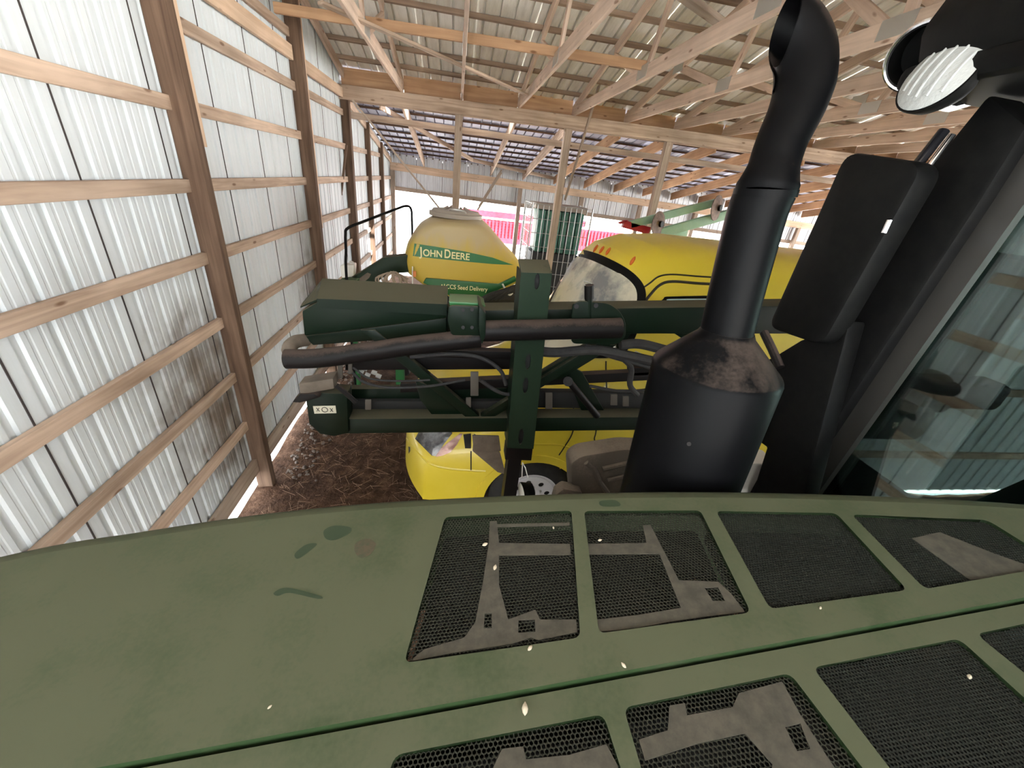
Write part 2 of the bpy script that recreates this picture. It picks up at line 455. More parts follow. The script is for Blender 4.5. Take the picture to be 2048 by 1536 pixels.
# slim diagonal braces hung on the beam line
for a, b_, w in (((705, 200, 8.02), (880, 418, 8.02), .04), ((1003, 345, 8.2), (955, 420, 8.2), .05), ((1200, 165, 7.6), (1130, 400, 8.02), .075)):
    lumber('diagonal_brace', pY(*a), pY(*b_), .03, w, 'pine_grey', wm, up=(0, 1, 0))
lumber('diagonal_brace', pY(693, 290, 7.9), pY(664, 560, 7.6), .03, .05, 'post_wood', wm, up=(0, 1, 0))
lumber('lateral_tie', (WX, 8.6, 3.77), (XR, 8.6, 3.80), .04, .1, 'pine_grey', wm)
lumber('diagonal_brace', pY(760, 213, 8.9), pY(945, 320, 12.0), .035, .085, 'pine', wm)
lumber('diagonal_brace', pY(945, 320, 12.0), pY(1115, 358, 13.2), .035, .085, 'pine', wm)
lumber('diagonal_brace', pY(1003, 340, 13.1), pY(958, 412, 13.1), .04, .1, 'pine_grey', wm, up=(0, 1, 0))

# ---- main roof
ce = thing('ceiling', (5, 5, 4.4), 'pitched roof of ribbed metal sheets on wooden purlins', kind='structure')
def roof_sheet(x, width, y0, y1, zf, mat, parent, name='roof_panel'):
    m = MB(); pr = profile(width+.008, .1875, minor=False, depth=.04, rib=.022, sl=.004)
    lift = .004*(int(round((x-WX)/SW)) % 2)
    lo = [(x+a, y0, zf(y0)-d+lift) for a, d in pr]; hi = [(x+a, y1, zf(y1)-d+lift) for a, d in pr]; n = len(pr)
    m.add(lo+hi, [(i, i+1, n+i+1, n+i) for i in range(n-1)])
    return ob(name, m, mat, parent, 20)
x = WX-.15
while x < XR:
    roof_sheet(x, SW, RIDGE, 8.5, zroof, 'roof_metal', ce)
    roof_sheet(x, SW, YN-.3, RIDGE, zroof, 'roof_metal', ce)
    x += SW
for i in range(16):
    y = 8.42 - .5*i
    if y < RIDGE: break
    for j, (x0, x1) in enumerate(((WX-.1, TX[1]), (TX[1], TX[5]), (TX[5], TX[9]), (TX[9], XR))):
        lumber('purlin', (x0, y, zroof(y)-.03), (x1, y, zroof(y)-.03), .04, .055, 'pine_shaded', ce, up=(0, .23, 1))
for i in range(14):
    y = RIDGE-.25-.5*i
    lumber('purlin', (WX-.1, y, zroof(y)-.03), (XR, y, zroof(y)-.03), .04, .055, 'pine_grey', ce, up=(0, -.23, 1))
lumber('lateral_brace', pZ(548, 15, 4.33), (2.02, 5.27, 4.335), .038, .088, 'rafter_wood', ce)
lumber('lateral_brace', pZ(1360, -14, 4.36), pZ(1447, 50, 4.36), .09, .04, 'pine_grey', ce)
lumber('lateral_brace', pZ(640, 5, 4.20), pZ(1055, 190, 4.20), .075, .025, 'pine', ce)

# ---- roof trusses
def truss(x, label):
    zt0 = zb(x)
    t = thing('roof_truss', (x, YB, zt0), label, 'roof truss', 'wooden roof trusses on the beam')
    w = .038
    zc = zt0 + .07
    lumber('bottom_chord', (x, YB+.12, zc), (x, YN+.1, zc), w, .14, 'truss_wood', t)
    up_ = lambda y: zroof(y)-.06-.07
    lumber('top_chord', (x, 8.3, up_(8.3)), (x, RIDGE, up_(RIDGE)), w, .12, 'truss_wood', t)
    lumber('top_chord', (x, RIDGE, up_(RIDGE)), (x, YN, up_(YN)), w, .12, 'truss_wood', t)
    for (ya, yb) in ((5.35, 6.5), (5.15, 4.75), (3.3, 4.55), (3.15, 3.3), (3.0, 2.0), (1.4, 1.9), (1.3, .4)):
        lumber('web', (x+.002, ya, zc+.03), (x+.002, yb, up_(yb)), w*.9, .085, 'truss_wood', t, up=(0, 1, 0.01))
    for (ya, za) in ((5.22, zc+.02), (3.2, zc+.02), (6.5, up_(6.5)), (4.7, up_(4.7))):
        ob('gusset_plate', MB().box((x-.023, ya-.13, za-.065), (x+.023, ya+.13, za+.055)), 'plate_steel', t)
ORD = ['first', 'second', 'third', 'fourth', 'fifth', 'sixth', 'seventh', 'eighth', 'ninth', 'tenth', 'eleventh', 'twelfth', 'thirteenth', 'fourteenth', 'fifteenth', 'sixteenth', 'seventeenth']
for i, x in enumerate(TX):
    truss(x, 'wooden roof truss on the long beam, %s from the left metal wall' % ORD[i])

# ---- lean-to roof
cl = thing('ceiling', (5, 11, 3.6), 'low lean-to roof of metal sheets tinted bluish for backlight on rafters beyond the beam', kind='structure')
x = WX-.15
while x < XR:
    roof_sheet(x, SW, YB+.2 if not -1.5 < x < 1.0 else YB+.95, YF+.35, zlean, 'lean_metal_backlit', cl)
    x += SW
for i in range(11):
    y = 8.45 + .5*i
    if y > YF+.3: break
    lumber('purlin', (WX, y, zlean(y)-.018), (XR, y, zlean(y)-.018), .04, .034, 'post_wood', cl, up=(0, -.15, 1))
for i in range(17):
    x = -.96+.98*i - .02
    za = zlean(8.3)-.036-.105; zc_ = zlean(YF)-.036-.105
    lumber('rafter', (x, 8.3, za), (x, YF-.02, zc_ - .0105*(x-WX)), .04, .21, 'rafter_wood' if i > 3 else 'pine', cl)

# ---- far wall
wf = thing('wall_far', (5, YF, 0), 'far shed wall: timber header over ribbed metal, open below', kind='structure')
lumber('header_beam', (WX, YF-.03, zh(WX)-.1), (XR, YF-.03, zh(XR)-.1), .05, .2, 'pine_new', wf)
x = WX
while x < XR:
    m = MB(); pr = profile(SW-.004, .1875)
    lo = [(x+a, YF+.02-d, zh(x+a)-.70) for a, d in pr]; hi = [(x+a, YF+.02-d, zlean(YF)+.02) for a, d in pr]; n = len(pr)
    m.add(lo+hi, [(i, i+1, n+i+1, n+i) for i in range(n-1)])
    ob('wall_panel', m, 'far_metal', wf, 20)
    ob('lap_shade_strip', MB().box((x-.006, YF+.012, zh(x)-.68), (x+.006, YF+.019, zlean(YF)-.1)), 'seam_shade', wf)  # shade in the sheet joint given as a dark strip
    x += SW
lumber('bottom_rail', (WX, YF-.01, zh(WX)-.67), (XR, YF-.01, zh(XR)-.67), .04, .11, 'pine_grey', wf)
for i, x in enumerate([WX+.08] + [-.06+1.97*i for i in range(8)]):
    lumber('post', (x, YF-.12, -.1), (x, YF-.12, zh(x)-.2), .12, .12, 'pine_grey', wf, up=(1, 0, 0))

# ---- unseen front wall right of the doorway, added to shape the light
wn_ = thing('wall_front_blocker', (8, YN, 0), 'unseen metal front wall beside the open doorway, added to block light', kind='structure')
x = 1.6
while x < XR:
    m = MB(); pr = profile(SW, .1875)
    lo = [(x+a, YN-d, .0) for a, d in pr]; hi = [(x+a, YN-d, zroof(YN)-.005) for a, d in pr]; n = len(pr)
    m.add(lo+hi, [(i+1, i, n+i, n+i+1) for i in range(n-1)])
    ob('wall_panel', m, 'wall_metal', wn_, 20)
    x += SW
for z in (.6, 1.5, 2.4, 3.3):
    lumber('girt', (1.6, YN+.03, z), (XR, YN+.03, z), .038, .088, 'pine', wn_)

# ---- everything that stands in the shed
# ================================================================== OBJECTS
from mathutils.bvhtree import BVHTree
dusty('hood_green', (.019, .037, .013), (.063, .069, .039), .30, .68, 5.5, .5, .30, spec=.25)
dusty('boom_green', (.003, .010, .0045), (.075, .071, .046), .52, .80, 6, .45, .75, spec=.2)
dusty('mast_green', (.012, .026, .014), (.085, .08, .055), .45, .8, 6, .5, .75, spec=.2)
dusty('tank_green', (.02, .13, .035), (.12, .17, .09), .55, .8, 5, .4, .6)
dusty('dark_steel', (.006, .005, .005), (.060, .044, .037), .47, .78, 9, .5, .7, spec=.2)
dusty('exhaust_black', (.002, .002, .0024), (.055, .041, .034), .47, .82, 8, .42, .75, spec=.06, fine=.2)
dusty('fender_dusty', (.075, .06, .046), (.145, .116, .09), .3, .7, 9, .8, .3)
plain('black_plastic', (.002, .002, .0022), .6, 0, .12, noise=((.004, .004, .0038), 30, .4, .6))
plain('black_gloss', (.008, .008, .01), .2)
plain('rubber', (.018, .018, .02), .75, noise=((.035, .034, .033), 12, .4, .7))
plain('screen_dark', (.019, .019, .013), .7, 0, .2)
plain('screen_black', (.011, .012, .009), .7, 0, .2)
plain('under_hood', (.008, .008, .008), .9)
plain('dust_cake', (.033, .030, .021), .95, noise=((.060, .052, .038), 45, .35, .65))
plain('smear_green', (.016, .030, .011), .8)
plain('smear_brown', (.060, .044, .024), .9, noise=((.035, .042, .02), 60, .4, .6))
plain('gasket', (.024, .023, .021), .28, 0, .6)
plain('chrome', (.75, .75, .77), .12, 1.0)
plain('lamp_lens', (.34, .355, .35), .12, 0, .8, bump=.35, scale=60)
plain('van_yellow', (.70, .54, .035), .35, 0, .5, noise=((.76, .60, .06), 1.2, .4, .65), coat=.3)
plain('van_glass_reflection', (.20, .205, .21), .10, 0, .8, noise=((.60, .57, .44), 2.4, .40, .60))  # blotches paint the van interior and reflections into the glass colour
plain('side_glass', (.45, .66, .66), .08, 0, .9)
plain('amber', (.62, .13, .02), .35)
plain('headlamp_clear', (.30, .31, .32), .12, .6, .9, noise=((.12, .12, .13), 9, .42, .58))
plain('headlamp_amber', (.30, .13, .12), .15, .2, .9, noise=((.5, .32, .24), 8, .45, .7))
plain('line_dark', (.015, .012, .006), .6)
plain('white_wheel', (.80, .80, .82), .4)
plain('white_plastic', (.78, .77, .72), .5)
plain('label_cream', (.55, .53, .42), .6)
plain('tan_sheet', (.115, .093, .072), .8, noise=((.175, .14, .108), 10, .35, .65))
plain('dull_steel', (.085, .075, .062), .7)
plain('decal_green', (.035, .19, .075), .4)
plain('lettering', (.85, .80, .42), .5)
plain('red_paint', (.42, .018, .035), .5, noise=((.50, .03, .055), 3, .4, .6))
plain('green_steel_flare', (.30, .50, .38), .5, noise=((.36, .55, .43), 4, .4, .6))  # washed-out flare put into the green as paleness
plain('rust_disc', (.19, .125, .10), .7, .3, noise=((.11, .075, .06), 14, .4, .6))
plain('crate_green', (.05, .16, .12), .5, noise=((.09, .23, .18), 5, .4, .6))
plain('crate_black', (.02, .022, .024), .6)
plain('wire', (.42, .42, .42), .4, .6)
plain('seat_cloth', (.10, .11, .10), .9)
plain('orange_tag', (.75, .25, .08), .6)
plain('rope', (.32, .25, .19), .9)
plain('lid_grey', (.36, .31, .26), .6)
plain('straw', (.24, .15, .095), .9)
plain('pebble', (.12, .095, .078), .9, noise=((.16, .13, .11), 8, .4, .6))
plain('husk', (.42, .36, .27), .9)
plain('diamond_plate', (.5, .5, .5), .35, .8)
plain('dark_box', (.014, .014, .014), .8)
glass('windshield_glass', (.78, .95, .92), .035)
glass('door_glass', (.78, .96, .94), .03)

def tank_yellow():
    m, t, b = nt('tank_yellow'); L = t.links.new
    g = t.nodes.new('ShaderNodeNewGeometry')
    sp = t.nodes.new('ShaderNodeSeparateXYZ'); L(g.outputs['Position'], sp.inputs[0])
    mp = t.nodes.new('ShaderNodeMapping'); mp.inputs['Scale'].default_value = (9, 3, 2.2); L(g.outputs['Position'], mp.inputs['Vector'])
    n = t.nodes.new('ShaderNodeTexNoise'); n.inputs['Scale'].default_value = 1.0; n.inputs['Detail'].default_value = 7; L(mp.outputs[0], n.inputs['Vector'])
    a = t.nodes.new('ShaderNodeMath'); a.operation = 'MULTIPLY_ADD'; a.inputs[1].default_value = .42; L(n.outputs['Fac'], a.inputs[0]); L(sp.outputs['Z'], a.inputs[2])
    r = t.nodes.new('ShaderNodeValToRGB'); mr = t.nodes.new('ShaderNodeMapRange'); mr.inputs[1].default_value = 2.33; mr.inputs[2].default_value = 2.55
    L(a.outputs[0], mr.inputs[0]); L(mr.outputs[0], r.inputs['Fac'])
    r.color_ramp.elements[0].color = (.60, .43, .06, 1); r.color_ramp.elements[1].color = (.52, .41, .22, 1)
    L(r.outputs['Color'], b.inputs['Base Color']); b.inputs['Roughness'].default_value = .5
tank_yellow()

# ---------------------------------------------------------------- generic tools
def fill(outer, holes=()):
    """planar polygon with holes -> (verts, tris)"""
    bm = bmesh.new(); es = []
    for loop in (outer, *holes):
        vv = [bm.verts.new(p) for p in loop]
        es += [bm.edges.new((vv[i], vv[(i+1) % len(vv)])) for i in range(len(vv))]
    bmesh.ops.triangle_fill(bm, use_beauty=True, use_dissolve=False, edges=es)
    bm.verts.index_update()
    V = [v.co.copy() for v in bm.verts]; F = [[v.index for v in f.verts] for f in bm.faces]; bm.free()
    return V, F
def plate(outer, holes, vec):
    """solid plate with holes"""
    vec = Vector(vec); V, F = fill(outer, holes); m = MB()
    F = [f if (V[f[1]]-V[f[0]]).cross(V[f[2]]-V[f[0]]).dot(vec) < 0 else f[::-1] for f in F]
    m.add(V, F); m.add([v+vec for v in V], [f[::-1] for f in F])
    for loop in (outer, *holes):
        n = len(loop); p = [Vector(q) for q in loop]
        m.add(p+[q+vec for q in p], [(i, (i+1) % n, n+(i+1) % n, n+i) for i in range(n)])
    bm = bmesh.new(); vv = [bm.verts.new(v) for v in m.v]
    for f in m.f:
        try: bm.faces.new([vv[i] for i in f])
        except ValueError: pass
    bmesh.ops.remove_doubles(bm, verts=bm.verts, dist=1e-5); bmesh.ops.recalc_face_normals(bm, faces=bm.faces)
    bm.verts.index_update(); o = MB(); o.add([v.co.copy() for v in bm.verts], [[v.index for v in f.verts] for f in bm.faces]); bm.free()
    return o
def spline(pts, n=6, closed=False):
    P = [Vector(p) for p in pts]; out = []; N = len(P)
    for i in range(N if closed else N-1):
        p0 = P[(i-1) % N] if closed or i > 0 else P[0]*2-P[1]
        p1 = P[i]; p2 = P[(i+1) % N]
        p3 = P[(i+2) % N] if closed or i < N-2 else P[-1]*2-P[-2]
        for k in range(n):
            t = k/n
            out.append(.5*((2*p1)+(p2-p0)*t+(2*p0-5*p1+4*p2-p3)*t*t+(3*p1-p0-3*p2+p3)*t**3))
    if not closed: out.append(P[-1])
    return out
def rounded(poly, r, n=4):
    """round the corners of a 3d polygon"""
    P = [Vector(p) for p in poly]; out = []
    for i in range(len(P)):
        a = P[i-1]-P[i]; b = P[(i+1) % len(P)]-P[i]
        q = min(r, a.length*.45, b.length*.45)
        s = P[i]+a.normalized()*q; e = P[i]+b.normalized()*q
        for k in range(n+1):
            t = k/n; out.append(s*(1-t)**2+P[i]*2*t*(1-t)+e*t*t)
    return out
def disc(c, nrm, r, seg=24):
    nrm = Vector(nrm).normalized(); a = nrm.orthogonal().normalized(); b = nrm.cross(a)
    return [Vector(c)+(a*math.cos(2*math.pi*k/seg)+b*math.sin(2*math.pi*k/seg))*r for k in range(seg)]
def lathe(c, axis, prof, seg=32, cap=True):
    """prof = list of (along, radius)"""
    axis = Vector(axis).normalized()
    return MB().rings([disc(Vector(c)+axis*a, axis, max(r, 1e-4), seg) for a, r in prof], cap=cap)
def bvh_of(mb):
    return BVHTree.FromPolygons([Vector(v) for v in mb.v], mb.f)
def hit(bvh, x, y, off=0.0):
    loc, nr, idx, dist = bvh.ray_cast(Vector(CAM), Vector(ray(x, y)).normalized())
    if loc is None: return None
    if nr.dot(Vector(ray(x, y))) > 0: nr = -nr
    return loc + nr*off
def surf_patch(bvh, poly, off=.004, rings=6, per=4, smooth=True):
    """patch that lies on a modelled surface, outline measured in the photograph"""
    P = [Vector((x, y, 0)) for x, y in poly]
    O = spline(P, per, True) if smooth else [P[i].lerp(P[(i+1) % len(P)], k/per) for i in range(len(P)) for k in range(per)]
    c = sum(O, Vector())/len(O); n = len(O); V = []; F = []
    for r_ in range(rings):
        s = 1-r_/rings
        for p in O:
            q = c+(p-c)*s; h = hit(bvh, q.x, q.y, off)
            V.append(h if h is not None else None)
    h = hit(bvh, c.x, c.y, off); V.append(h)
    for i in range(rings-1):
        for k in range(n): F.append((i*n+k, i*n+(k+1) % n, (i+1)*n+(k+1) % n, (i+1)*n+k))
    for k in range(n): F.append(((rings-1)*n+k, (rings-1)*n+(k+1) % n, rings*n))
    F = [f for f in F if all(V[i] is not None for i in f)]
    V = [v if v is not None else Vector() for v in V]
    used = sorted({i for f in F for i in f}); mp = {o: i for i, o in enumerate(used)}
    return MB().add([V[i] for i in used], [tuple(mp[i] for i in f) for f in F])
def surf_line(bvh, pts, r, off=.001, n=6):
    P = spline([(x, y, 0) for x, y in pts], n)
    H_ = [hit(bvh, p.x, p.y, off) for p in P]
    H_ = [h for h in H_ if h is not None]
    return MB().tube(H_, r, 6)
def text_mesh(name, body, size, mat, parent, p0, p1, upv, depth=.003, bold=.0):
    cu = bpy.data.curves.new(name, 'FONT'); cu.body = body; cu.size = 1.0; cu.extrude = 0.0; cu.offset = bold
    tmp = bpy.data.objects.new(name, cu); COL.objects.link(tmp)
    bpy.context.view_layer.update()
    me = bpy.data.meshes.new_from_object(tmp.evaluated_get(bpy.context.evaluated_depsgraph_get()))
    bpy.data.objects.remove(tmp)
    xs = [v.co.x for v in me.vertices]; x0, x1 = min(xs), max(xs)
    p0 = Vector(p0); p1 = Vector(p1); d = (p1-p0); L_ = d.length; d.normalize()
    up = Vector(upv); nrm = d.cross(up).normalized(); up = nrm.cross(d).normalized()
    sx = L_/(x1-x0)
    for v in me.vertices:
        v.co = p0 + d*((v.co.x-x0)*sx) + up*(v.co.y*size) + nrm*depth
    me.materials.clear(); me.materials.append(MATS[mat]); me.name = name
    o = bpy.data.objects.new(name, me); put(o, parent)
    return o

# ================================================================== TRACTOR
tr = thing('tractor', (.3, .3, 0), 'green tractor with dusty hood, black exhaust stack and cab in the foreground', 'tractor')
HN = Vector((-.12, 0, 1)).normalized(); HP0 = Vector((.4, 0, 2.45))
def hp(x, y, dz=0.0): return pPl(x, y, HP0 + Vector((0, 0, dz)), HN)
far_px = [(0, 1125), (270, 1078), (488, 1045), (700, 1022), (900, 1009), (1150, 999), (1400, 995), (1700, 1001), (2048, 1018)]
far_e = [hp(*p) for p in far_px]
far_e = [Vector((-1.25, .50, HP0.z-.12*1.65))] + far_e + [Vector((1.46, .40, HP0.z+.12*1.06))]
far_e = spline(far_e, 5)
rid = [hp(190, 1536), hp(2048, 1195)]
def ridge_at(x):
    a, b = rid; t = (x-a.x)/(b.x-a.x); p = a.lerp(b, t); p.z = HP0.z+.12*(x-HP0.x); return p
G_FAR = [[(890, 1034), (1143, 1021), (1161, 1275), (808, 1326)], [(1168, 1022), (1401, 1021), (1502, 1225), (1198, 1267)],
         [(1432, 1022), (1672, 1026), (1815, 1180), (1540, 1218)], [(1703, 1029), (1975, 1040), (2120, 1130), (1850, 1178)]]
STEP = .007
G_NEAR = [[(788, 1510), (1207, 1428), (1300, 1720), (700, 1850)], [(1247, 1415), (1580, 1346), (1820, 1660), (1360, 1800)],
          [(1625, 1335), (1918, 1277), (2230, 1560), (1890, 1680)], [(1952, 1268), (2200, 1215), (2560, 1440), (2290, 1540)]]
gf = [rounded([hp(*q) for q in g], .012) for g in G_FAR]
gn = [rounded([hp(q[0], q[1], -STEP) for q in g], .012) for g in G_NEAR]
hood = MB()
xs = [far_e[0].x, -.9, -.5, -.1, .3, .7, 1.1, far_e[-1].x]
rl = [ridge_at(x) for x in xs]
V, F = fill(far_e + rl[::-1], gf); hood.add(V, [f if (V[f[1]]-V[f[0]]).cross(V[f[2]]-V[f[0]]).z > 0 else f[::-1] for f in F])
dn = Vector((0, 0, -STEP))
near_e = [Vector((x, -.06 if x > -1 else -.02, HP0.z-STEP+.12*(x-HP0.x))) for x in xs]
V, F = fill([p+dn-Vector((0, .006, 0)) for p in rl] + near_e[::-1], gn); hood.add(V, [f if (V[f[1]]-V[f[0]]).cross(V[f[2]]-V[f[0]]).z > 0 else f[::-1] for f in F])
# crease: small lip rolled along the centre line
for i in range(len(rl)-1):
    hood.add([rl[i], rl[i+1], rl[i+1]-Vector((0, .001, .022)), rl[i]-Vector((0, .001, .022))], [(3, 2, 1, 0)])
    hood.add([p+dn-Vector((0, .006, 0)) for p in (rl[i], rl[i+1])]+[p+dn-Vector((0, .006, .02)) for p in (rl[i+1], rl[i])], [(0, 1, 2, 3)])
for g in gf+gn:
    n = len(g); q = [p-HN*.014 for p in g]
    hood.add(list(g)+q, [((i+1) % n, i, n+i, n+(i+1) % n) for i in range(n)] + [(i, (i+1) % n, n+(i+1) % n, n+i) for i in range(n)])
# rolled far shoulder and side panel
prof = [(0, 0)] + [(.045*math.sin(a), -.045*(1-math.cos(a))) for a in (.4, .8, 1.2, 1.57)] + [(.05, -.45)]
rows = []
for i, p in enumerate(far_e):
    d = (far_e[min(i+1, len(far_e)-1)]-far_e[max(i-1, 0)]).normalized(); o_ = Vector((-d.y, d.x, 0)).normalized()
    rows.append([p+o_*a+Vector((0, 0, b)) for a, b in prof])
n = len(prof)
hood.add([q for r_ in rows for q in r_], [(i*n+k, (i+1)*n+k, (i+1)*n+k+1, i*n+k+1) for i in range(len(rows)-1) for k in range(n-1)])
rows = [[p+Vector((0, -a, b)) for a, b in prof] for p in near_e]
hood.add([q for r_ in rows for q in r_], [(i*n+k, i*n+k+1, (i+1)*n+k+1, (i+1)*n+k) for i in range(len(rows)-1) for k in range(n-1)])
# nose
a_, b_ = far_e[0], near_e[0]
hood.add([a_, b_, b_+Vector((-.08, 0, -.5)), a_+Vector((-.08, 0, -.5))], [(0, 1, 2, 3)])
hood_o = ob('hood', hood, 'hood_green', tr, 30)
# screens: real honeycomb in every opening
def in_poly(px, py, poly):
    c = np.zeros(px.shape, bool); n = len(poly)
    for i in range(n):
        x1, y1 = poly[i]; x2, y2 = poly[(i+1) % n]
        cond = ((y1 > py) != (y2 > py)) & (px < (x2-x1)*(py-y1)/(y2-y1+1e-12)+x1)
        c ^= cond
    return c
EX = Vector((1, 0, .12)).normalized(); EY = HN.cross(EX)
def honeycomb(loop, pitch, wall, depth, mat, name, dz=.006, parent=None):
    o_ = loop[0]-HN*dz; poly = [((p-HN*dz-o_).dot(EX), (p-HN*dz-o_).dot(EY)) for p in loop]
    P = np.array(poly); x0, y0 = P.min(0); x1, y1 = P.max(0)
    R_ = pitch/math.sqrt(3); dy = pitch*math.sqrt(3)/2
    cs = []
    for j in range(int((y1-y0)/dy)+2):
        xr = np.arange(x0-(pitch/2 if j % 2 else 0), x1+pitch, pitch)
        cs.append(np.stack([xr, np.full_like(xr, y0+j*dy)], 1))
    cs = np.concatenate(cs); cs = cs[in_poly(cs[:, 0], cs[:, 1], poly)]
    ang = np.radians(np.arange(6)*60+30); ca = np.stack([np.cos(ang), np.sin(ang)], 1)
    ri = R_-wall
    ring = np.concatenate([ca*R_, ca*ri], 0)                       # 12 points
    pts = cs[:, None, :]+ring[None]
    ex = np.array(EX); ey = np.array(EY); hn_ = np.array(HN); o0 = np.array(o_)
    W = o0 + pts[..., 0:1]*ex + pts[..., 1:2]*ey
    W = np.concatenate([W, W[:, 6:]-hn_*depth], 1)                 # 18 points per cell
    q = []
    for k in range(6):
        k2 = (k+1) % 6
        q += [(k, k2, 6+k2, 6+k), (6+k, 6+k2, 12+k2, 12+k)]
    Fq = (np.array(q)[None]+(np.arange(len(cs))*18)[:, None, None]).reshape(-1, 4)
    me = bpy.data.meshes.new(name); me.from_pydata(W.reshape(-1, 3).tolist(), [], Fq.tolist()); me.materials.append(MATS[mat]); me.update()
    o = bpy.data.objects.new(name, me); put(o, parent); o['kind'] = 'stuff'
    return o
for k, g in enumerate(gf+gn):
    fine = k % 4 >= 2
    honeycomb(g, .0062 if not fine else .0052, .00075 if not fine else .0011, .0015, 'screen_black' if fine else 'screen_dark', 'mesh_screen', parent=hood_o)
# dust caked on the screens where the seals behind block the air
def zz(pts): return [(780+x/1.6151, 980+y/1.6151) for x, y in pts]
DUST = [
 (0, zz([(322, 95), (345, 95), (352, 165), (582, 168), (584, 203), (352, 205), (352, 300), (382, 412), (470, 380), (485, 412), (602, 412), (606, 452), (480, 478), (455, 470), (395, 490), (330, 500), (200, 520), (60, 548), (110, 508), (240, 470), (275, 420), (300, 290), (318, 170)]),
     [zz([(306, 392), (328, 392), (328, 440), (302, 440)]), zz([(415, 414), (468, 412), (470, 452), (414, 455)])]),
 (0, zz([(345, 104), (580, 99), (581, 108), (346, 114)]), []),
 (1, zz([(632, 168), (830, 165), (818, 108), (842, 106), (935, 285), (1062, 290), (1104, 328), (1150, 388), (1020, 402), (900, 420), (800, 440), (676, 452), (670, 412), (800, 398), (942, 374), (872, 200), (634, 202)]),
     [zz([(1018, 310), (1062, 308), (1085, 352), (1045, 352)])]),
 (3, zz([(1690, 150), (1780, 130), (1960, 200), (2060, 235), (2050, 265), (1880, 285)]), []),
 (4, zz([(362, 830), (430, 822), (440, 864), (580, 850), (700, 815), (735, 880), (790, 1040), (650, 1080), (250, 1130), (300, 960)]), []),
 (5, zz([(905, 690), (955, 682), (962, 722), (1110, 695), (1130, 650), (1270, 612), (1330, 720), (1420, 860), (1560, 1060), (1200, 1130), (1240, 880), (1150, 780), (1000, 812), (826, 868), (806, 800), (900, 770)]),
     [zz([(1280, 760), (1330, 748), (1362, 830), (1320, 838)])]),
]
for gi, poly, hs in DUST:
    st = -STEP if gi >= 4 else 0.0
    o_ = [hp(x, y, st)-HN*.0052 for x, y in poly]; hh = [[hp(x, y, st)-HN*.0052 for x, y in h] for h in hs]
    ob('dust_cake', plate(o_, hh, -HN*.0012), 'dust_cake', hood_o, kind='stuff')
# dark radiator tray under the openings
for g in gf+gn:
    c = sum(g, Vector())/len(g)
    q = [c+(p-c)*1.06-HN*.07 for p in g]
    ob('radiator_core', MB().prism(q, -HN*.02), 'under_hood', hood_o)
# engine block and frame below
ob('chassis', MB().rbox((-1.15, .02, .75), (1.25, .5, 1.95), .04), 'dark_box', tr)
ob('front_axle', MB().tube([(1.0, -1.0, .7), (1.0, 1.75, .7)], .12, 16), 'dark_steel', tr)
for yy in (-1.15, 1.3):
    tire = lathe((1.0, yy, .66), (0, 1, 0), [(0, .40), (.02, .62), (.06, .7), (.36, .7), (.42, .62), (.44, .40)], 36)
    w_ = ob('wheel', tire, 'rubber', tr)
    ob('wheel_rim', lathe((1.0, yy+.02, .66), (0, 1, 0), [(0, .40), (.1, .38), (.14, .2), (.3, .2), (.4, .40)], 32), 'van_yellow', w_)
# dusty front fender with moulded relief
fp = [(1141, 928), (1162, 913), (1250, 899), (1390, 905), (1400, 1040), (1160, 1060), (1145, 1000)]
fm = bevel_mb(MB().prism(rounded([pY(x, y, 1.28) for x, y in fp], .03), (0, .10, 0)), .012)
fe = ob('fender', fm, 'fender_dusty', tr)
ob('fender_rib', MB().tube([pY(*p, 1.275) for p in ((1172, 925), (1190, 940), (1200, 965), (1215, 985))], .012, 8), 'fender_dusty', fe)
ob('fender_rib', MB().tube([pY(*p, 1.275) for p in ((1205, 938), (1260, 925))], .012, 8), 'fender_dusty', fe)
ob('fender_rib', MB().tube([pY(*p, 1.275) for p in ((1215, 960), (1260, 950))], .009, 8), 'fender_dusty', fe)
ob('fender_bracket', bevel_mb(MB().prism([pY(x, y, 1.24) for x, y in ((1112, 990), (1128, 978), (1165, 985), (1165, 1050), (1095, 1050))], (0, .06, 0)), .012), 'fender_dusty', tr)

# ---- exhaust stack
ex = thing('exhaust', (0, 0, 0)) if False else None
B0 = Vector((.675, .785, 1.85)); B1 = pT(1440, 735, .98); B2 = pT(1455, 661, .93)
axis = (B2-B0).normalized()
can = MB()
top_c = B0 + axis*((B1-B0).dot(axis)-.02)
seg = 40
top_c += axis*.028
can.rings([disc(B0, axis, .149, seg), disc(top_c-axis*.010, axis, .149, seg), disc(top_c, axis, .144, seg), disc(B2-axis*.012, axis, .064, seg), disc(B2, axis, .058, seg)])
can_o = ob('exhaust_stack', can, 'exhaust_black', tr, 40)
pipe_pts = [B2-axis*.02, pT(1478, 560, .885), pT(1512, 430, .83), pT(1530, 385, .81)]
pp = spline(pipe_pts, 4)
ob('lower_pipe', MB().tube(pp, .0575, 32), 'exhaust_black', can_o, 50)
el = [pT(1530, 385, .81), pT(1541, 350, .80), pT(1562, 285, .79), pT(1594, 215, .782), pT(1609, 160, .778), pT(1606, 105, .775), pT(1578, 58, .773), pT(1525, 40, .772), pT(1470, 36, .772)]
ep = spline(el, 6)
rr = [.0575 - .011*min(1, max(0, (i-3)/5)) for i in range(len(ep))]
rr = [r_ + .006*min(1, max(0, (i-12)/10)) for i, r_ in enumerate(rr)]
eb = MB().tube(ep, rr, 36, cap=False)
eb.tube(ep, [r_-.004 for r_ in rr], 36, cap=False)
bmE = bmesh.new(); vv = [bmE.verts.new(v) for v in eb.v]
for f in eb.f: bmE.faces.new([vv[i] for i in f])
vA = pT(1594, 2, .772); vB = pT(1537, 162, .776); toc = -Vector(ray(1560, 85)).normalized()
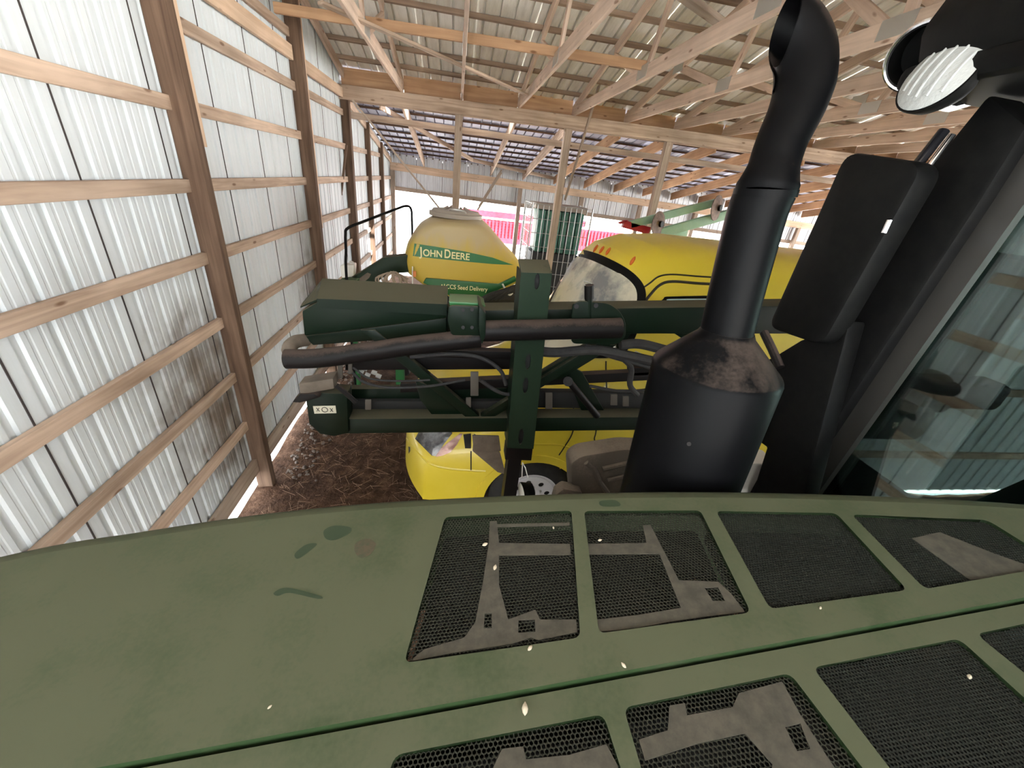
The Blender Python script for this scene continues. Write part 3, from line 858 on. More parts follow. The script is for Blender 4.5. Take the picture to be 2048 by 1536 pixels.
ab = (vB-vA).normalized(); lf = toc.cross(ab).normalized()
if lf.dot(Vector(R2)) > 0: lf = -lf
cutn = (lf*math.cos(.36)+toc*math.sin(.36)).normalized()
zc_e = pT(1606, 180, .78).z
fE = [f for f in bmE.faces if f.calc_center_median().z > zc_e]
gE = list({v for f in fE for v in f.verts})+list({e for f in fE for e in f.edges})+fE
bmesh.ops.bisect_plane(bmE, geom=gE, plane_co=(vA+vB)/2, plane_no=cutn, clear_outer=True)
bmE.verts.index_update(); eb = MB(); eb.add([v.co.copy() for v in bmE.verts], [[v.index for v in f.verts] for f in bmE.faces]); bmE.free()
ob('elbow_tip', eb, 'exhaust_black', can_o, 50)
ob('clamp_band', MB().tube([pT(1528, 392, .813), pT(1532, 378, .807)], .0592, 32), 'exhaust_black', can_o)
for (x, y) in ((1395, 842), (1378, 888)):
    ob('rivet', MB().tube([pT(x, y, .93), pT(x, y, .915)], .005, 10), 'dark_steel', can_o)

# ---- cab
def quadX(pts, X, dx):
    return MB().prism([pX(x, y, X) for x, y in pts], (dx, 0, 0))
pil = quadX([(1482, 1012), (1850, 342), (1976, 186), (2055, 250), (1962, 400), (1560, 1012)], 1.20, .10)
ob('cab_pillar', bevel_mb(pil, .012), 'black_plastic', tr)
ob('windshield_gasket', quadX([(1556, 1020), (1962, 396), (2060, 245), (2160, 250), (2050, 405), (1612, 1020)], 1.235, .02), 'gasket', tr)
g0, g1, g2, g3 = pX(1608, 1022, 1.25), pX(2062, 392, 1.25), Vector((1.30, .70, 3.40)), Vector((1.30, -.55, 3.40))
wsq = [pX(1600, 1035, 1.262), pX(2080, 365, 1.262), Vector((1.262, .80, 3.38)), Vector((1.262, -.55, 3.38)), Vector((1.262, -.55, 2.05)), Vector((1.262, .86, 2.05))]
ob('windshield', MB().prism(wsq, (.006, 0, 0)), 'windshield_glass', tr)
roof = MB().rbox((1.04, -.72, 3.37), (2.9, 1.10, 3.56), .085)
ro = ob('cab_roof', roof, 'black_plastic', tr)
ob('roof_cap', MB().rbox((1.07, -.69, 3.50), (2.87, 1.07, 3.66), .07), 'hood_green', ro)
ob('roof_liner', MB().rbox((1.055, -.70, 3.345), (2.88, 1.085, 3.40), .02), 'black_plastic', ro)
ob('cab_pillar', MB().box((2.7, .88, 1.6), (2.8, 1.02, 3.4)), 'black_plastic', tr)
ob('cab_pillar', MB().box((2.7, -.62, 1.6), (2.8, -.5, 3.4)), 'black_plastic', tr)
ob('cab_floor', MB().box((1.3, -.6, 1.5), (2.8, 1.02, 1.62)), 'black_plastic', tr)
ob('door_window', MB().box((1.4, .985, 1.9), (2.7, .992, 3.36)), 'door_glass', tr)
dash = bevel_mb(MB().prism([(1.32, .62, 1.62), (1.32, .62, 2.42), (1.5, .62, 2.55), (1.75, .62, 2.48), (1.7, .62, 1.62)], (0, -.7, 0)), .03)
ob('dashboard', dash, 'black_plastic', tr)
sw_c = Vector((1.72, .36, 2.80)); sw_n = Vector((.45, 0, .9)).normalized()
ring_ = disc(sw_c, sw_n, .2, 36)
sw = ob('steering_wheel', MB().tube(ring_+[ring_[0], ring_[1]], .016, 10, cap=False), 'lid_grey', tr)
for k in (0, 12, 24): ob('spoke', MB().tube([sw_c, ring_[k]], .012, 8), 'lid_grey', sw)
ob('steering_column', MB().tube([sw_c, Vector((1.55, .36, 2.4))], .035, 12), 'black_plastic', sw)
seat = MB().rbox((2.05, .02, 2.05), (2.5, .55, 2.25), .05)
so = ob('seat', seat, 'seat_cloth', tr)
ob('backrest', MB().rbox((2.45, .05, 2.2), (2.62, .52, 3.0), .06), 'seat_cloth', so)
ob('armrest', MB().rbox((2.05, .58, 2.35), (2.5, .72, 2.48), .03), 'black_plastic', so)

ob('cab_corner_panel', bevel_mb(quadX([(1498, 735), (1548, 712), (1600, 680), (1700, 640), (1600, 1020), (1492, 1020), (1532, 895), (1498, 870)], 1.13, .06), .01), 'black_plastic', tr)
ob('hydraulic_valve', MB().tube(spline([pX(1528, 665, 1.1), pX(1545, 700, 1.1), pX(1560, 735, 1.1)], 4), .014, 10), 'dark_steel', tr)
tbx = pT(1495, 950, 1.62)
ob('tool_box', MB().rbox(tbx-Vector((.06, .05, .16)), tbx+Vector((.06, .05, .10)), .012), 'white_plastic', tr)
# mirror beside the pillar
mp_ = rounded([pX(x, y, 1.08) for x, y in ((1690, 302), (1850, 325), (1643, 692), (1533, 655))], .045, 6)
mi = ob('side_mirror', bevel_mb(MB().prism(mp_, (.07, 0, 0)), .012), 'black_plastic', tr)
ob('mirror_arm', MB().tube([pX(1888, 262, 1.16), pX(1822, 345, 1.12)], .012, 12), 'black_gloss', mi)
ob('mirror_arm', MB().tube([pX(1905, 270, 1.16), pX(1845, 350, 1.13)], .007, 12), 'chrome', mi)
ob('mirror_bracket', MB().tube([pX(1780, 440, 1.07), pX(1768, 466, 1.07)], .006, 8), 'chrome', mi)
# work lamp in the roof corner
vd = -Vector(ray(1850, 120)).normalized()
rc = pT(1842, 113, .96)
rn = (vd*.72 + Vector(-R2)*.60 + Vector(U2)*-.30).normalized()
rd = disc(rc, rn, .068, 40)
hous = ob('lamp_housing', MB().rings([[p-rn*.10 for p in rd], rd, [rc+(p-rc)*.90+rn*.004 for p in rd], [rc+(p-rc)*.86-rn*.06 for p in rd]], cap=True), 'black_plastic', ro)
ob('lamp_trim_ring', MB().tube(rd+[rd[0], rd[1]], .006, 8, cap=False), 'chrome', hous)
lc = pT(1879, 148, .88)
ln_ = (vd*.56 + (Vector(-R2)*.72 + Vector(U2)*.70)*.80).normalized()
lens = []
for a, r_ in ((-.06, .045), (-.03, .070), (-.006, .078), (0, .078)):
    lens.append(disc(lc+ln_*a, ln_, r_, 40))
lb = ob('work_lamp', MB().rings(lens), 'black_plastic', ro)
dome = [disc(lc+ln_*(.001+.018*(1-(q/.074)**2)), ln_, q, 40) for q in (.074, .06, .04, .02, .002)]
ob('lamp_lens', MB().rings(dome), 'lamp_lens', lb)
lg = Vector(R2)+Vector(U2); lg = (lg-ln_*lg.dot(ln_)).normalized(); sh = ln_.cross(lg)
if sh.dot(Vector(U2)-Vector(R2)) < 0: sh = -sh
d1 = (lg*.92-sh*.40).normalized(); d2 = ln_.cross(d1)
for k in range(5):
    s_ = -.046+.023*k; half = math.sqrt(.07**2-s_**2)*.72
    ob('lens_rib', MB().tube([lc+d2*s_+d1*(half*q)+ln_*(.001+.018*(1-(s_**2+(half*q)**2)/.074**2)) for q in (-1, -.6, -.2, .2, .6, 1)], .003, 6), 'lamp_lens', lb)
ob('lamp_bracket', MB().tube([pT(1862, 205, .93), pT(1900, 212, .98), pT(1945, 200, 1.04), pT(1990, 186, 1.1)], .013, 10), 'black_gloss', ro)
ob('lamp_bracket', MB().tube([pT(1905, 190, .98), pT(1985, 176, 1.1)], .007, 10), 'chrome', ro)
# dark wet smears and one brown mark on the dust of the hood
def smear(px, mat, k=1):
    P = spline([hp(x, y)+HN*.0006 for x, y in px], 5, True)
    ob('smear', MB().prism(P, HN*.0004), mat, hood_o, kind='stuff')
smear([(648, 1062), (668, 1052), (700, 1055), (700, 1066), (672, 1080), (652, 1078)], 'smear_green')
smear([(590, 1108), (612, 1090), (634, 1088), (620, 1102), (596, 1118)], 'smear_green')
smear([(1200, 1003), (1230, 1001), (1240, 1012), (1205, 1013)], 'smear_green')
smear([(548, 1186), (575, 1176), (640, 1192), (636, 1198), (580, 1186), (556, 1192)], 'smear_green')
smear([(712, 1086), (735, 1078), (752, 1088), (742, 1108), (722, 1116), (710, 1104)], 'smear_brown')
# husks and chaff lying on the hood
hpos = [(970, 1088, .012, .4), (990, 1134, .012, 1.2), (1200, 1079, .009, .2), (1060, 1298, .010, .7), (1247, 1332, .009, 2.1), (1050, 1420, .016, 1.4), (1640, 1217, .007, .6), (1940, 1352, .010, .5), (540, 1415, .006, .8), (1107, 1054, .007, 1.6)]
for i, (x, y, s, a) in enumerate(hpos):
    stp = -STEP if i in (5, 7) else 0.0
    c = hp(x, y, stp) + HN*(s*.25 + (-.004 if i in (0, 1, 2, 7, 9) else 0.0)); d = Vector((math.cos(a), math.sin(a), .0)); sd = HN.cross(d)
    h_ = MB().rings([disc(c+d*(q*s*.5), d, s*r_, 8) for q, r_ in ((-1, .03), (-.6, .2), (0, .28), (.5, .2), (1, .04))])
    where = ['on the left screen beside the dust bar', 'on the left screen below the dust bar', 'on the second screen', 'on the green strip under the left screen', 'on the centre crease', 'on the near half of the hood', 'under the third screen', 'on the near dark screen at the right', 'on the plain left end of the hood', 'at the top edge of the left screen'][i]
    ob('seed_husk', h_, 'husk', None, label='pale seed husk lying '+where+' of the tractor' if 'hood' not in where else 'pale seed husk lying '+where, category='husk', group='husks on the tractor hood')

# ================================================================== FOLDED GREEN BOOM
YBM = 2.1
bo = thing('sprayer_boom', pY(1035, 1000, YBM+.05).to_tuple()[:2]+(0,), 'folded dark green steel boom with hoses between tractor and yellow van', 'boom')
def bp_(px, Y, th, mat='boom_green', name='beam', r=.006, parent=bo, round_=0):
    P = [pY(x, y, Y) for x, y in px]
    if round_: P = rounded(P, round_)
    return ob(name, bevel_mb(MB().prism(P, (0, th, 0)), r, 2), mat, parent)
# upper beam
ub = MB().add([], [])
a, b = pY(880, 622, YBM+.06), pY(1600, 611, YBM+.06); a2, b2 = pY(880, 668, YBM+.06), pY(1600, 668, YBM+.06)
ob('top_beam', bevel_mb(MB().prism([a, b, b2, a2], (0, .16, 0)), .008), 'boom_green', bo)
bp_([(1225, 640), (1460, 640), (1460, 720), (1400, 700), (1330, 655), (1270, 660), (1235, 700)], YBM+.10, .03, name='gusset_plate')
# left cover
cv = MB()
A = [pY(603, 622, YBM), pY(640, 601, YBM), pY(893, 612, YBM), pY(893, 637, YBM), pY(608, 673, YBM)]
cv.prism(A, (0, .26, 0))
ob('boom_tip_box', bevel_mb(cv, .012), 'boom_green', bo)
T = [pY(634, 602, YBM-.012), pY(894, 613, YBM-.012), pY(896, 576, YBM+.22), pY(645, 561, YBM+.22)]
cov = MB().prism(T, (0, 0, .012)); 
co = ob('cover_sheet', cov, 'boom_green', bo)
ob('cover_lip', MB().prism([T[0], T[1], T[1]-Vector((0, 0, .05)), T[0]-Vector((0, 0, .035))], (0, .006, 0)), 'boom_green', co)
ob('cover_wing', MB().prism([T[0], T[3], pY(606, 607, YBM+.2), pY(601, 616, YBM+.05)], (0, 0, .008)), 'boom_green', co)
bp_([(607, 673), (893, 636), (893, 670), (626, 691)], YBM+.03, .10, name='lower_web')
# centre post with slots
def slot(cx, cy, w=6, h=16):
    return [pY(cx+w*math.cos(a)*.9 - .09*(h*math.sin(a)), cy+h*math.sin(a), YBM-.09) for a in [k*math.pi/8 for k in range(16)]]
po = plate([pY(1042, 545, YBM-.09), pY(1104, 547, YBM-.09), pY(1067, 898, YBM-.09), pY(1014, 896, YBM-.09)], [slot(1074, 563), slot(1056, 723), slot(1051, 771), slot(1042, 873)], (0, .008, 0))
pst = ob('mast', po, 'mast_green', bo)
q = [pY(1042, 545, YBM-.082), pY(1104, 547, YBM-.082), pY(1067, 898, YBM-.082), pY(1014, 896, YBM-.082)]
ob('mast_side', MB().prism([q[0], q[3], q[3]+Vector((0, .16, 0)), q[0]+Vector((0, .16, 0))], (.008, 0, 0)), 'boom_green', pst)
ob('mast_side', MB().prism([q[1], q[2], q[2]+Vector((0, .16, 0)), q[1]+Vector((0, .16, 0))], (-.008, 0, 0)), 'boom_green', pst)
ob('mast_cap', bevel_mb(MB().prism([q[0]+Vector((0, -.008, 0)), q[1]+Vector((0, -.008, 0)), q[1]+Vector((0, .13, .045)), q[0]+Vector((0, .13, .045))], (0, .02, -.01)), .003), 'boom_green', pst)
ob('mast_liner', MB().prism([p+Vector((0, .02, 0)) for p in (q[0]+Vector((.01, 0, -.01)), q[1]+Vector((-.01, 0, -.01)), q[2]+Vector((-.01, 0, .01)), q[3]+Vector((.01, 0, .01)))], (0, .12, 0)), 'dark_box', pst)
ob('mast_foot', bevel_mb(MB().prism([pY(1013, 896, YBM-.06), pY(1066, 897, YBM-.06), pY(1063, 922, YBM-.06), pY(1010, 920, YBM-.06)], (0, .10, 0)), .006), 'dark_steel', bo)
ft = pY(1028, 915, YBM)
lo_ = Vector((ft.x+.02, YBM, 0))
ob('stand_leg', MB().box((ft.x-.045, YBM-.04, -.05), (ft.x+.045, YBM+.06, ft.z+.05)), 'dark_steel', bo)
bp_([(948, 868), (1000, 905), (1012, 950), (995, 945), (945, 903)], YBM+.07, .012, 'tan_sheet', 'mud_flap')
bp_([(944, 871), (998, 872), (1002, 903), (948, 905)], YBM+.04, .012, 'tan_sheet', 'bracket_plate')
# grey round pipe on brackets
c0, c1 = pY(962, 662, YBM-.16), pY(1240, 656, YBM-.16)
ob('hinge_tube', MB().tube([c0, c1], .055, 28), 'dark_steel', bo, 40)
hose = spline([pY(572, 718, YBM-.15), pY(640, 716, YBM-.15), pY(740, 703, YBM-.15), pY(830, 690, YBM-.15), pY(960, 676, YBM-.13)], 6)
ob('wrapped_hose', MB().tube(hose, .05, 20), 'dark_steel', bo, 50)
ob('hose_elbow', MB().tube(spline([pY(592, 722, YBM-.12), pY(578, 700, YBM-.10), pY(590, 684, YBM-.02), pY(612, 680, YBM+.06)], 5), .035, 14), 'tan_sheet', bo)
# left clamp
cl_ = [(897, 614), (905, 611), (958, 613), (968, 640), (970, 664), (962, 688), (945, 672), (903, 671), (895, 640)]
k1 = bp_(cl_, YBM-.17, .02, name='clamp_plate', round_=.015)
bp_([(958, 611), (972, 628), (971, 672), (964, 690), (957, 660)], YBM-.22, .20, name='clamp_flange')
for (x, y) in ((926, 620), (944, 619), (926, 655), (944, 655)):
    ob('bolt', MB().tube([pY(x, y, YBM-.17), pY(x, y, YBM-.19)], .010, 6), 'dark_steel', k1)
bp_([(897, 603), (960, 606), (972, 614), (900, 612)], YBM-.12, .16, 'tank_green', 'clamp_cap')
# right end plate
k2 = bp_([(1143, 640), (1146, 608), (1160, 602), (1218, 607), (1240, 622), (1252, 645), (1252, 675), (1235, 690), (1143, 688)], YBM-.12, .02, name='end_plate', round_=.03)
for (x, y) in ((1153, 613), (1192, 611)):
    ob('bolt', MB().tube([pY(x, y, YBM-.12), pY(x, y, YBM-.14)], .013, 8), 'dark_steel', k2)
ob('pin_tube', MB().tube([pY(1177, 640, YBM-.10), pY(1178, 590, YBM-.10)], .022, 16), 'boom_green', k2)
ob('pin_cap', MB().tube([pY(1178, 597, YBM-.10), pY(1178, 570, YBM-.10)], .025, 16), 'dark_steel', k2)
ob('pin_wire', MB().tube([pY(1170, 572, YBM-.10), pY(1168, 562, YBM-.10), pY(1184, 567, YBM-.10)], .003, 6), 'plate_steel', k2)
# middle rails
for (p, q_, h, Y, mt) in (((690, 726), (1032, 724), 15, YBM+.10, 'dark_steel'), ((700, 702), (1032, 712), 8, YBM+.06, 'dark_steel'), ((800, 777), (1300, 752), 9, YBM+.14, 'dark_steel'), ((690, 792), (1030, 790), 14, YBM+.16, 'boom_green'), ((1060, 800), (1300, 803), 16, YBM+.12, 'dark_box'), ((700, 812), (1030, 812), 9, YBM+.12, 'dark_box'), ((1260, 745), (1330, 742), 8, YBM+.14, 'dark_steel')):
    bp_([(p[0], p[1]-h), (q_[0], q_[1]-h), (q_[0], q_[1]+h), (p[0], p[1]+h)], Y, .06, mt, 'rail')
# diagonals
for (p, q_, h, Y) in (((735, 660), (950, 838), 15, YBM+.02), ((1235, 672), (968, 838), 15, YBM+.02), ((1205, 690), (1090, 760), 30, YBM+.05)):
    bp_([(p[0]-h, p[1]), (p[0]+h, p[1]), (q_[0]+h, q_[1]), (q_[0]-h, q_[1])], Y, .05, 'boom_green', 'diagonal')
bp_([(1120, 720), (1165, 745), (1215, 832), (1170, 838)], YBM+.09, .02, 'boom_green', 'gusset_plate')
bp_([(830, 760), (900, 790), (958, 836), (868, 836), (840, 800)], YBM+.05, .02, 'boom_green', 'gusset_plate')
ob('strut', MB().tube([pY(1138, 763, YBM-.0), pY(1195, 832, YBM-.0)], .022, 16), 'plate_steel' if False else 'dark_steel', bo)
ob('strut_eye', MB().tube([pY(1136, 763, YBM-.04), pY(1136, 763, YBM+.06)], .03, 16), 'dark_steel', bo)
# lower beam
a, b, c, d = pY(684, 838, YBM), pY(1330, 834, YBM), pY(1330, 860, YBM), pY(684, 868, YBM)
ob('bottom_beam', bevel_mb(MB().prism([a, b, c, d], (0, .12, 0)), .008), 'boom_green', bo)
# left end box
eb_ = bp_([(611, 795), (640, 786), (694, 788), (697, 866), (668, 873), (640, 868), (618, 848)], YBM-.02, .12, name='end_box')
LB = [pY(626, 812, YBM-.022), pY(671, 811, YBM-.022), pY(673, 826, YBM-.022), pY(629, 827, YBM-.022)]
lbl = ob('warning_label', MB().prism(LB, (0, -.002, 0)), 'label_cream', eb_)
lc_ = (LB[0]+LB[2])/2 + Vector((0, -.003, 0))
rg = disc(lc_, (0, 1, 0), .016, 20)
ob('label_mark', MB().tube(rg+[rg[0], rg[1]], .002, 5, cap=False), 'line_dark', lbl)
for s in (-1, 1):
    ob('label_mark', MB().tube([lc_+Vector((s*.03, 0, .012)), lc_+Vector((s*.045, 0, -.012))], .002, 5), 'line_dark', lbl)
    ob('label_mark', MB().tube([lc_+Vector((s*.045, 0, .012)), lc_+Vector((s*.03, 0, -.012))], .002, 5), 'line_dark', lbl)
bp_([(597, 768), (666, 757), (668, 778), (600, 790)], YBM-.05, .10, 'tan_sheet', 'lid_flap')
bp_([(584, 805), (600, 788), (628, 788), (640, 795), (600, 806)], YBM-.06, .10, 'dark_steel', 'end_hook')
ob('chain_link', MB().tube(spline([pY(672, 770, YBM-.06), pY(690, 785, YBM-.06), pY(712, 805, YBM-.06)], 4), .014, 10), 'dark_steel', bo)
for (x, y, w, h) in ((949, 768, 8, 24), (937, 806, 5, 10), (736, 810, 6, 10), (1228, 800, 7, 11), (1252, 803, 6, 10), (1098, 802, 7, 16), (680, 740, 5, 18), (700, 735, 4, 14)):
    bp_([(x-w, y-h), (x+w, y-h), (x+w, y+h), (x-w, y+h)], YBM+.04, .012, 'dull_steel', 'bracket', .003)
# hoses
for pts, r in (([(705, 745), (730, 765), (780, 775), (860, 772), (930, 760)], .008), ([(706, 735), (740, 757), (800, 762), (860, 760)], .006),
               ([(820, 714), (900, 708), (960, 715), (1000, 740), (1012, 770)], .012), ([(1060, 700), (1110, 705), (1190, 700), (1260, 712), (1330, 728)], .03),
               ([(1240, 712), (1262, 735), (1260, 770), (1275, 790)], .018), ([(1180, 772), (1240, 782), (1300, 778), (1340, 760)], .010),
               ([(1240, 690), (1280, 688), (1330, 700)], .03), ([(1170, 690), (1215, 710), (1300, 735)], .014), ([(960, 760), (1000, 785), (1040, 790)], .012)):
    ob('hose', MB().tube(spline([pY(x, y, YBM+.0) for x, y in pts], 6), r, 10), 'rubber', bo)
for i, (x, y) in enumerate([(722, 742), (735, 748), (748, 743), (757, 750), (730, 735), (1275, 706), (1240, 688), (1300, 692)]):
    ob('hose_fitting', MB().tube([pY(x-5, y, YBM+.16), pY(x+5, y+4, YBM+.16)], .014, 10), 'plate_steel', bo)
# small finned lamp hung from the mast foot
fl_ = thing('work_light', pY(1052, 985, YBM-.05), 'small round finned black work light hung under the green boom mast', 'work light')
fc = pY(1049, 986, YBM-.05); fx = Vector((-1, -.15, -.1)).normalized()
ob('lamp_body', lathe(fc, fx, [(-.07, .03), (-.05, .055), (0, .075), (.02, .078)], 28), 'black_plastic', fl_)
ob('lamp_face', lathe(fc, fx, [(.02, .075), (.026, .07), (.03, .02)], 28), 'white_plastic', fl_)
for k in range(7):
    ob('cooling_fin', lathe(fc, fx, [(-.06+.011*k, .03), (-.06+.011*k, .06+.003*k), (-.056+.011*k, .06+.003*k), (-.056+.011*k, .03)], 24), 'black_plastic', fl_)
ob('hanger_wire', MB().tube([pY(1044, 955, YBM-.05), pY(1045, 925, YBM-.03), pY(1050, 935, YBM-.03), pY(1056, 957, YBM-.05)], .004, 6), 'plate_steel', fl_)

# ================================================================== YELLOW VAN
VY, VW, VZ0 = 3.66, .94, .34
zt_pts = [(-.44, .36), (-.43, .62), (-.41, .88), (-.36, 1.02), (-.22, 1.12), (.1, 1.24), (.45, 1.38), (.60, 1.47), (.80, 1.74), (1.0, 2.04), (1.17, 2.38), (1.25, 2.52), (1.36, 2.62), (1.6, 2.71), (2.0, 2.75), (5.7, 2.74), (5.8, 2.66), (5.84, 2.3), (5.86, .4)]
zx = np.array([p[0] for p in zt_pts]); zv = np.array([p[1] for p in zt_pts])
def vzt(x): return float(np.interp(x, zx, zv))
NV = 5.0
def vsec(x, th):
    zt = vzt(x); s = math.sin(th); c = math.cos(th)
    z = VZ0+(zt-VZ0)*abs(s)**(2/NV)
    y = VW*math.copysign(abs(c)**(2/NV), c)
    nar = 1-.11*max(0, (z-1.25)/1.5)
    nose = 1-.10*max(0, (.1-x)/.55)
    y *= nar*nose
    sweep = .30*(abs(y)/VW)**2.4 if x < 1.5 else .30*(abs(y)/VW)**2.4*max(0, 1-(x-1.5)/1.5)
    return Vector((x+sweep, VY+y, z))
vxs = sorted(set([p[0] for p in zt_pts]) | set(np.round(np.arange(-.3, 3.2, .06), 3)) | set(np.round(np.arange(3.2, 5.7, .25), 3)))
ths = [math.pi*k/72 for k in range(73)]
ths = [math.pi*(.5-.5*math.cos(math.pi*k/96)) for k in range(97)]
body = MB()
grid_ = [[vsec(x, th) for th in ths] for x in vxs]
WC = Vector((.80, VY-VW+.02, .41)); WR = .40
nT = len(ths)
body.v = [tuple(p) for r_ in grid_ for p in r_]
WC2 = Vector((4.4, VY-VW+.02, .41))
for i in range(len(vxs)-1):
    for k in range(nT-1):
        f = (i*nT+k, i*nT+k+1, (i+1)*nT+k+1, (i+1)*nT+k)
        c = sum((Vector(body.v[q]) for q in f), Vector())/4
        arch = min(math.hypot(c.x-WC.x, c.z-WC.z), math.hypot(c.x-WC2.x, c.z-WC2.z))
        if arch < WR+.07 and abs(c.y-VY) > .5: continue
        body.f.append(f)
van = thing('delivery_van', (2.6, VY, 0), 'bright yellow high-roof van with orange roof markers behind the green boom', 'van')
full = MB(); full.v = list(body.v); full.f = [(i*nT+k, i*nT+k+1, (i+1)*nT+k+1, (i+1)*nT+k) for i in range(len(vxs)-1) for k in range(nT-1)]
vb = bvh_of(full)
vo = ob('van_body', body, 'van_yellow', van, 45)
ob('underbody', MB().box((-.05, VY-.55, .3), (5.6, VY+.55, .8)), 'dark_box', van)
for wc in (WC, WC2):
    for side in (0, 1):
        yy = wc.y if side == 0 else 2*VY-wc.y
        sg = 1 if side == 0 else -1
        arc = [k*math.pi/24 for k in range(-1, 26)]
        ar = MB(); rows = []
        for a in arc:
            dx, dz = math.cos(a), math.sin(a)
            rows.append([Vector((wc.x+dx*(WR+q), yy+sg*w_, wc.z+dz*(WR+q))) for q, w_ in ((.13, .02), (.12, -.025), (.05, -.03), (.045, .0), (.045, .30))])
        ar.rings(rows, cap=False, close=False)
        ob('wheel_arch', ar, 'van_yellow', van)
        liner = MB(); rows = [[Vector((wc.x+math.cos(a)*(WR+.05), yy+sg*w_, wc.z+math.sin(a)*(WR+.05))) for w_ in (.0, .32)] for a in arc]
        liner.rings(rows, cap=False, close=False)
        ob('wheel_liner', liner, 'black_plastic', van)
        tire = lathe((wc.x, yy+sg*.02, wc.z), (0, sg, 0), [(0.03, .27), (0, .275), (-.005, .30), (0.01, .36), (.04, .395), (.08, .40), (.16, .40), (.21, .38), (.23, .28)], 48)
        wo = ob('wheel', tire, 'rubber', van)
        rimc = Vector((wc.x, yy+sg*.03, wc.z))
        hol = []
        for k in range(8):
            a = k*math.pi/4+.2
            hol.append(disc(rimc+Vector((math.cos(a)*.165, 0, math.sin(a)*.165)), (0, 1, 0), .027, 12))
        ri = ob('wheel_rim', plate(disc(rimc, (0, 1, 0), .235, 48), hol, (0, sg*.01, 0)), 'white_wheel', wo)
        ob('rim_flange', lathe((wc.x, yy+sg*.015, wc.z), (0, sg, 0), [(0, .272), (0, .262), (.02, .235), (.06, .23), (.12, .235)], 48, False), 'white_wheel', wo)
        ob('hub_cap', lathe((wc.x, yy+sg*.03, wc.z), (0, -sg, 0), [(0, .10), (.012, .095), (.03, .06), (.035, .01)], 24), 'white_wheel', wo)
        ob('wheel_drum', lathe((wc.x, yy+sg*.06, wc.z), (0, sg, 0), [(0, .22), (.1, .22)], 24), 'dark_box', wo)
        for k in range(8):
            a = k*math.pi/4+.6
            p = rimc+Vector((math.cos(a)*.115, 0, math.sin(a)*.115))
            ob('lug_nut', MB().tube([p, p+Vector((0, -sg*.015, 0))], .01, 6), 'plate_steel', wo)
# glazing and trim measured on the body
ob('windshield_seal', surf_patch(vb, [(1146, 505), (1185, 506), (1240, 530), (1276, 556), (1291, 585), (1284, 625), (1262, 690), (1220, 715), (1120, 712), (1058, 700), (1092, 620), (1124, 555)], .014, 12, 8), 'black_plastic', van)
ob('windshield', surf_patch(vb, [(1152, 520), (1180, 521), (1232, 545), (1262, 566), (1273, 588), (1268, 620), (1246, 680), (1210, 702), (1120, 702), (1066, 692), (1097, 622), (1127, 562)], .022, 12, 8), 'van_glass_reflection', van)
for (x, y, dx, dy) in ((1164, 507, 7, -13), (1188, 510, 8, -13), (1200, 513, 8, -13), (1213, 516, 8, -13), (1261, 536, 9, -15)):
    p, q_ = hit(vb, x, y-6, .006), hit(vb, x+dx, y+dy-6, .006)
    if p is not None and q_ is not None:
        ob('roof_marker', MB().tube([p, p.lerp(q_, .3), p.lerp(q_, .75), q_], [.008, .016, .014, .006], 10), 'amber', van)
for pts, r in (([(1287, 575), (1300, 566), (1318, 553), (1345, 549), (1400, 553), (1470, 557)], .007), ([(1284, 612), (1300, 590), (1320, 570), (1345, 563), (1400, 567), (1470, 570)], .011),
               ([(1212, 722), (1212, 742), (1214, 800)], .006), ([(1147, 815), (1146, 862), (1128, 895), (1118, 910)], .006), ([(1194, 812), (1192, 862), (1189, 880), (1200, 905)], .006), ([(942, 902), (942, 940)], .006)):
    ob('door_gap', surf_line(vb, pts, r), 'line_dark', van)
ob('side_window_seal', surf_patch(vb, [(1316, 613), (1326, 598), (1345, 593), (1470, 598), (1470, 660), (1300, 660)], .003), 'black_plastic', van)
ob('side_window', surf_patch(vb, [(1324, 614), (1332, 602), (1348, 598), (1470, 603), (1470, 650), (1310, 650)], .005), 'side_glass', van)
hz = lambda pts: [(780+x/5.12, 820+y/5.12) for x, y in pts]
ob('headlamp', surf_patch(vb, hz([(262, 295), (300, 225), (400, 180), (600, 175), (640, 240), (560, 340), (470, 470), (430, 465)]), .006, smooth=False), 'headlamp_clear', van)
ob('headlamp_corner', surf_patch(vb, hz([(470, 476), (520, 395), (600, 330), (720, 240), (745, 245), (690, 350), (620, 430), (540, 465)]), .007, smooth=False), 'headlamp_amber', van)
ob('corner_marker', surf_patch(vb, hz([(752, 250), (830, 240), (830, 390), (770, 390)]), .008, smooth=False), 'dark_steel', van)
ob('bumper_crease', surf_line(vb, hz([(170, 290), (240, 390), (330, 480), (430, 560), (600, 600), (830, 620), (980, 628)]), .012, -.004), 'van_yellow', van)
ob('body_moulding', surf_line(vb, [(1060, 888), (1120, 890), (1150, 900)], .012, -.006), 'van_yellow', van)
ob('corner_marker', surf_patch(vb, [(1190, 897), (1198, 898), (1199, 907), (1192, 906)], .006, smooth=False), 'amber', van)
ob('grille_slot', surf_patch(vb, hz([(192, 372), (212, 378), (212, 420), (196, 450)]), .005, smooth=False), 'line_dark', van)
ob('running_step', MB().rbox((1.55, VY-VW-.16, .38), (3.2, VY-VW+.05, .43), .01), 'diamond_plate', van)
ob('wiper', surf_line(vb, [(1080, 690), (1160, 690), (1215, 660)], .008, .012), 'black_plastic', van)

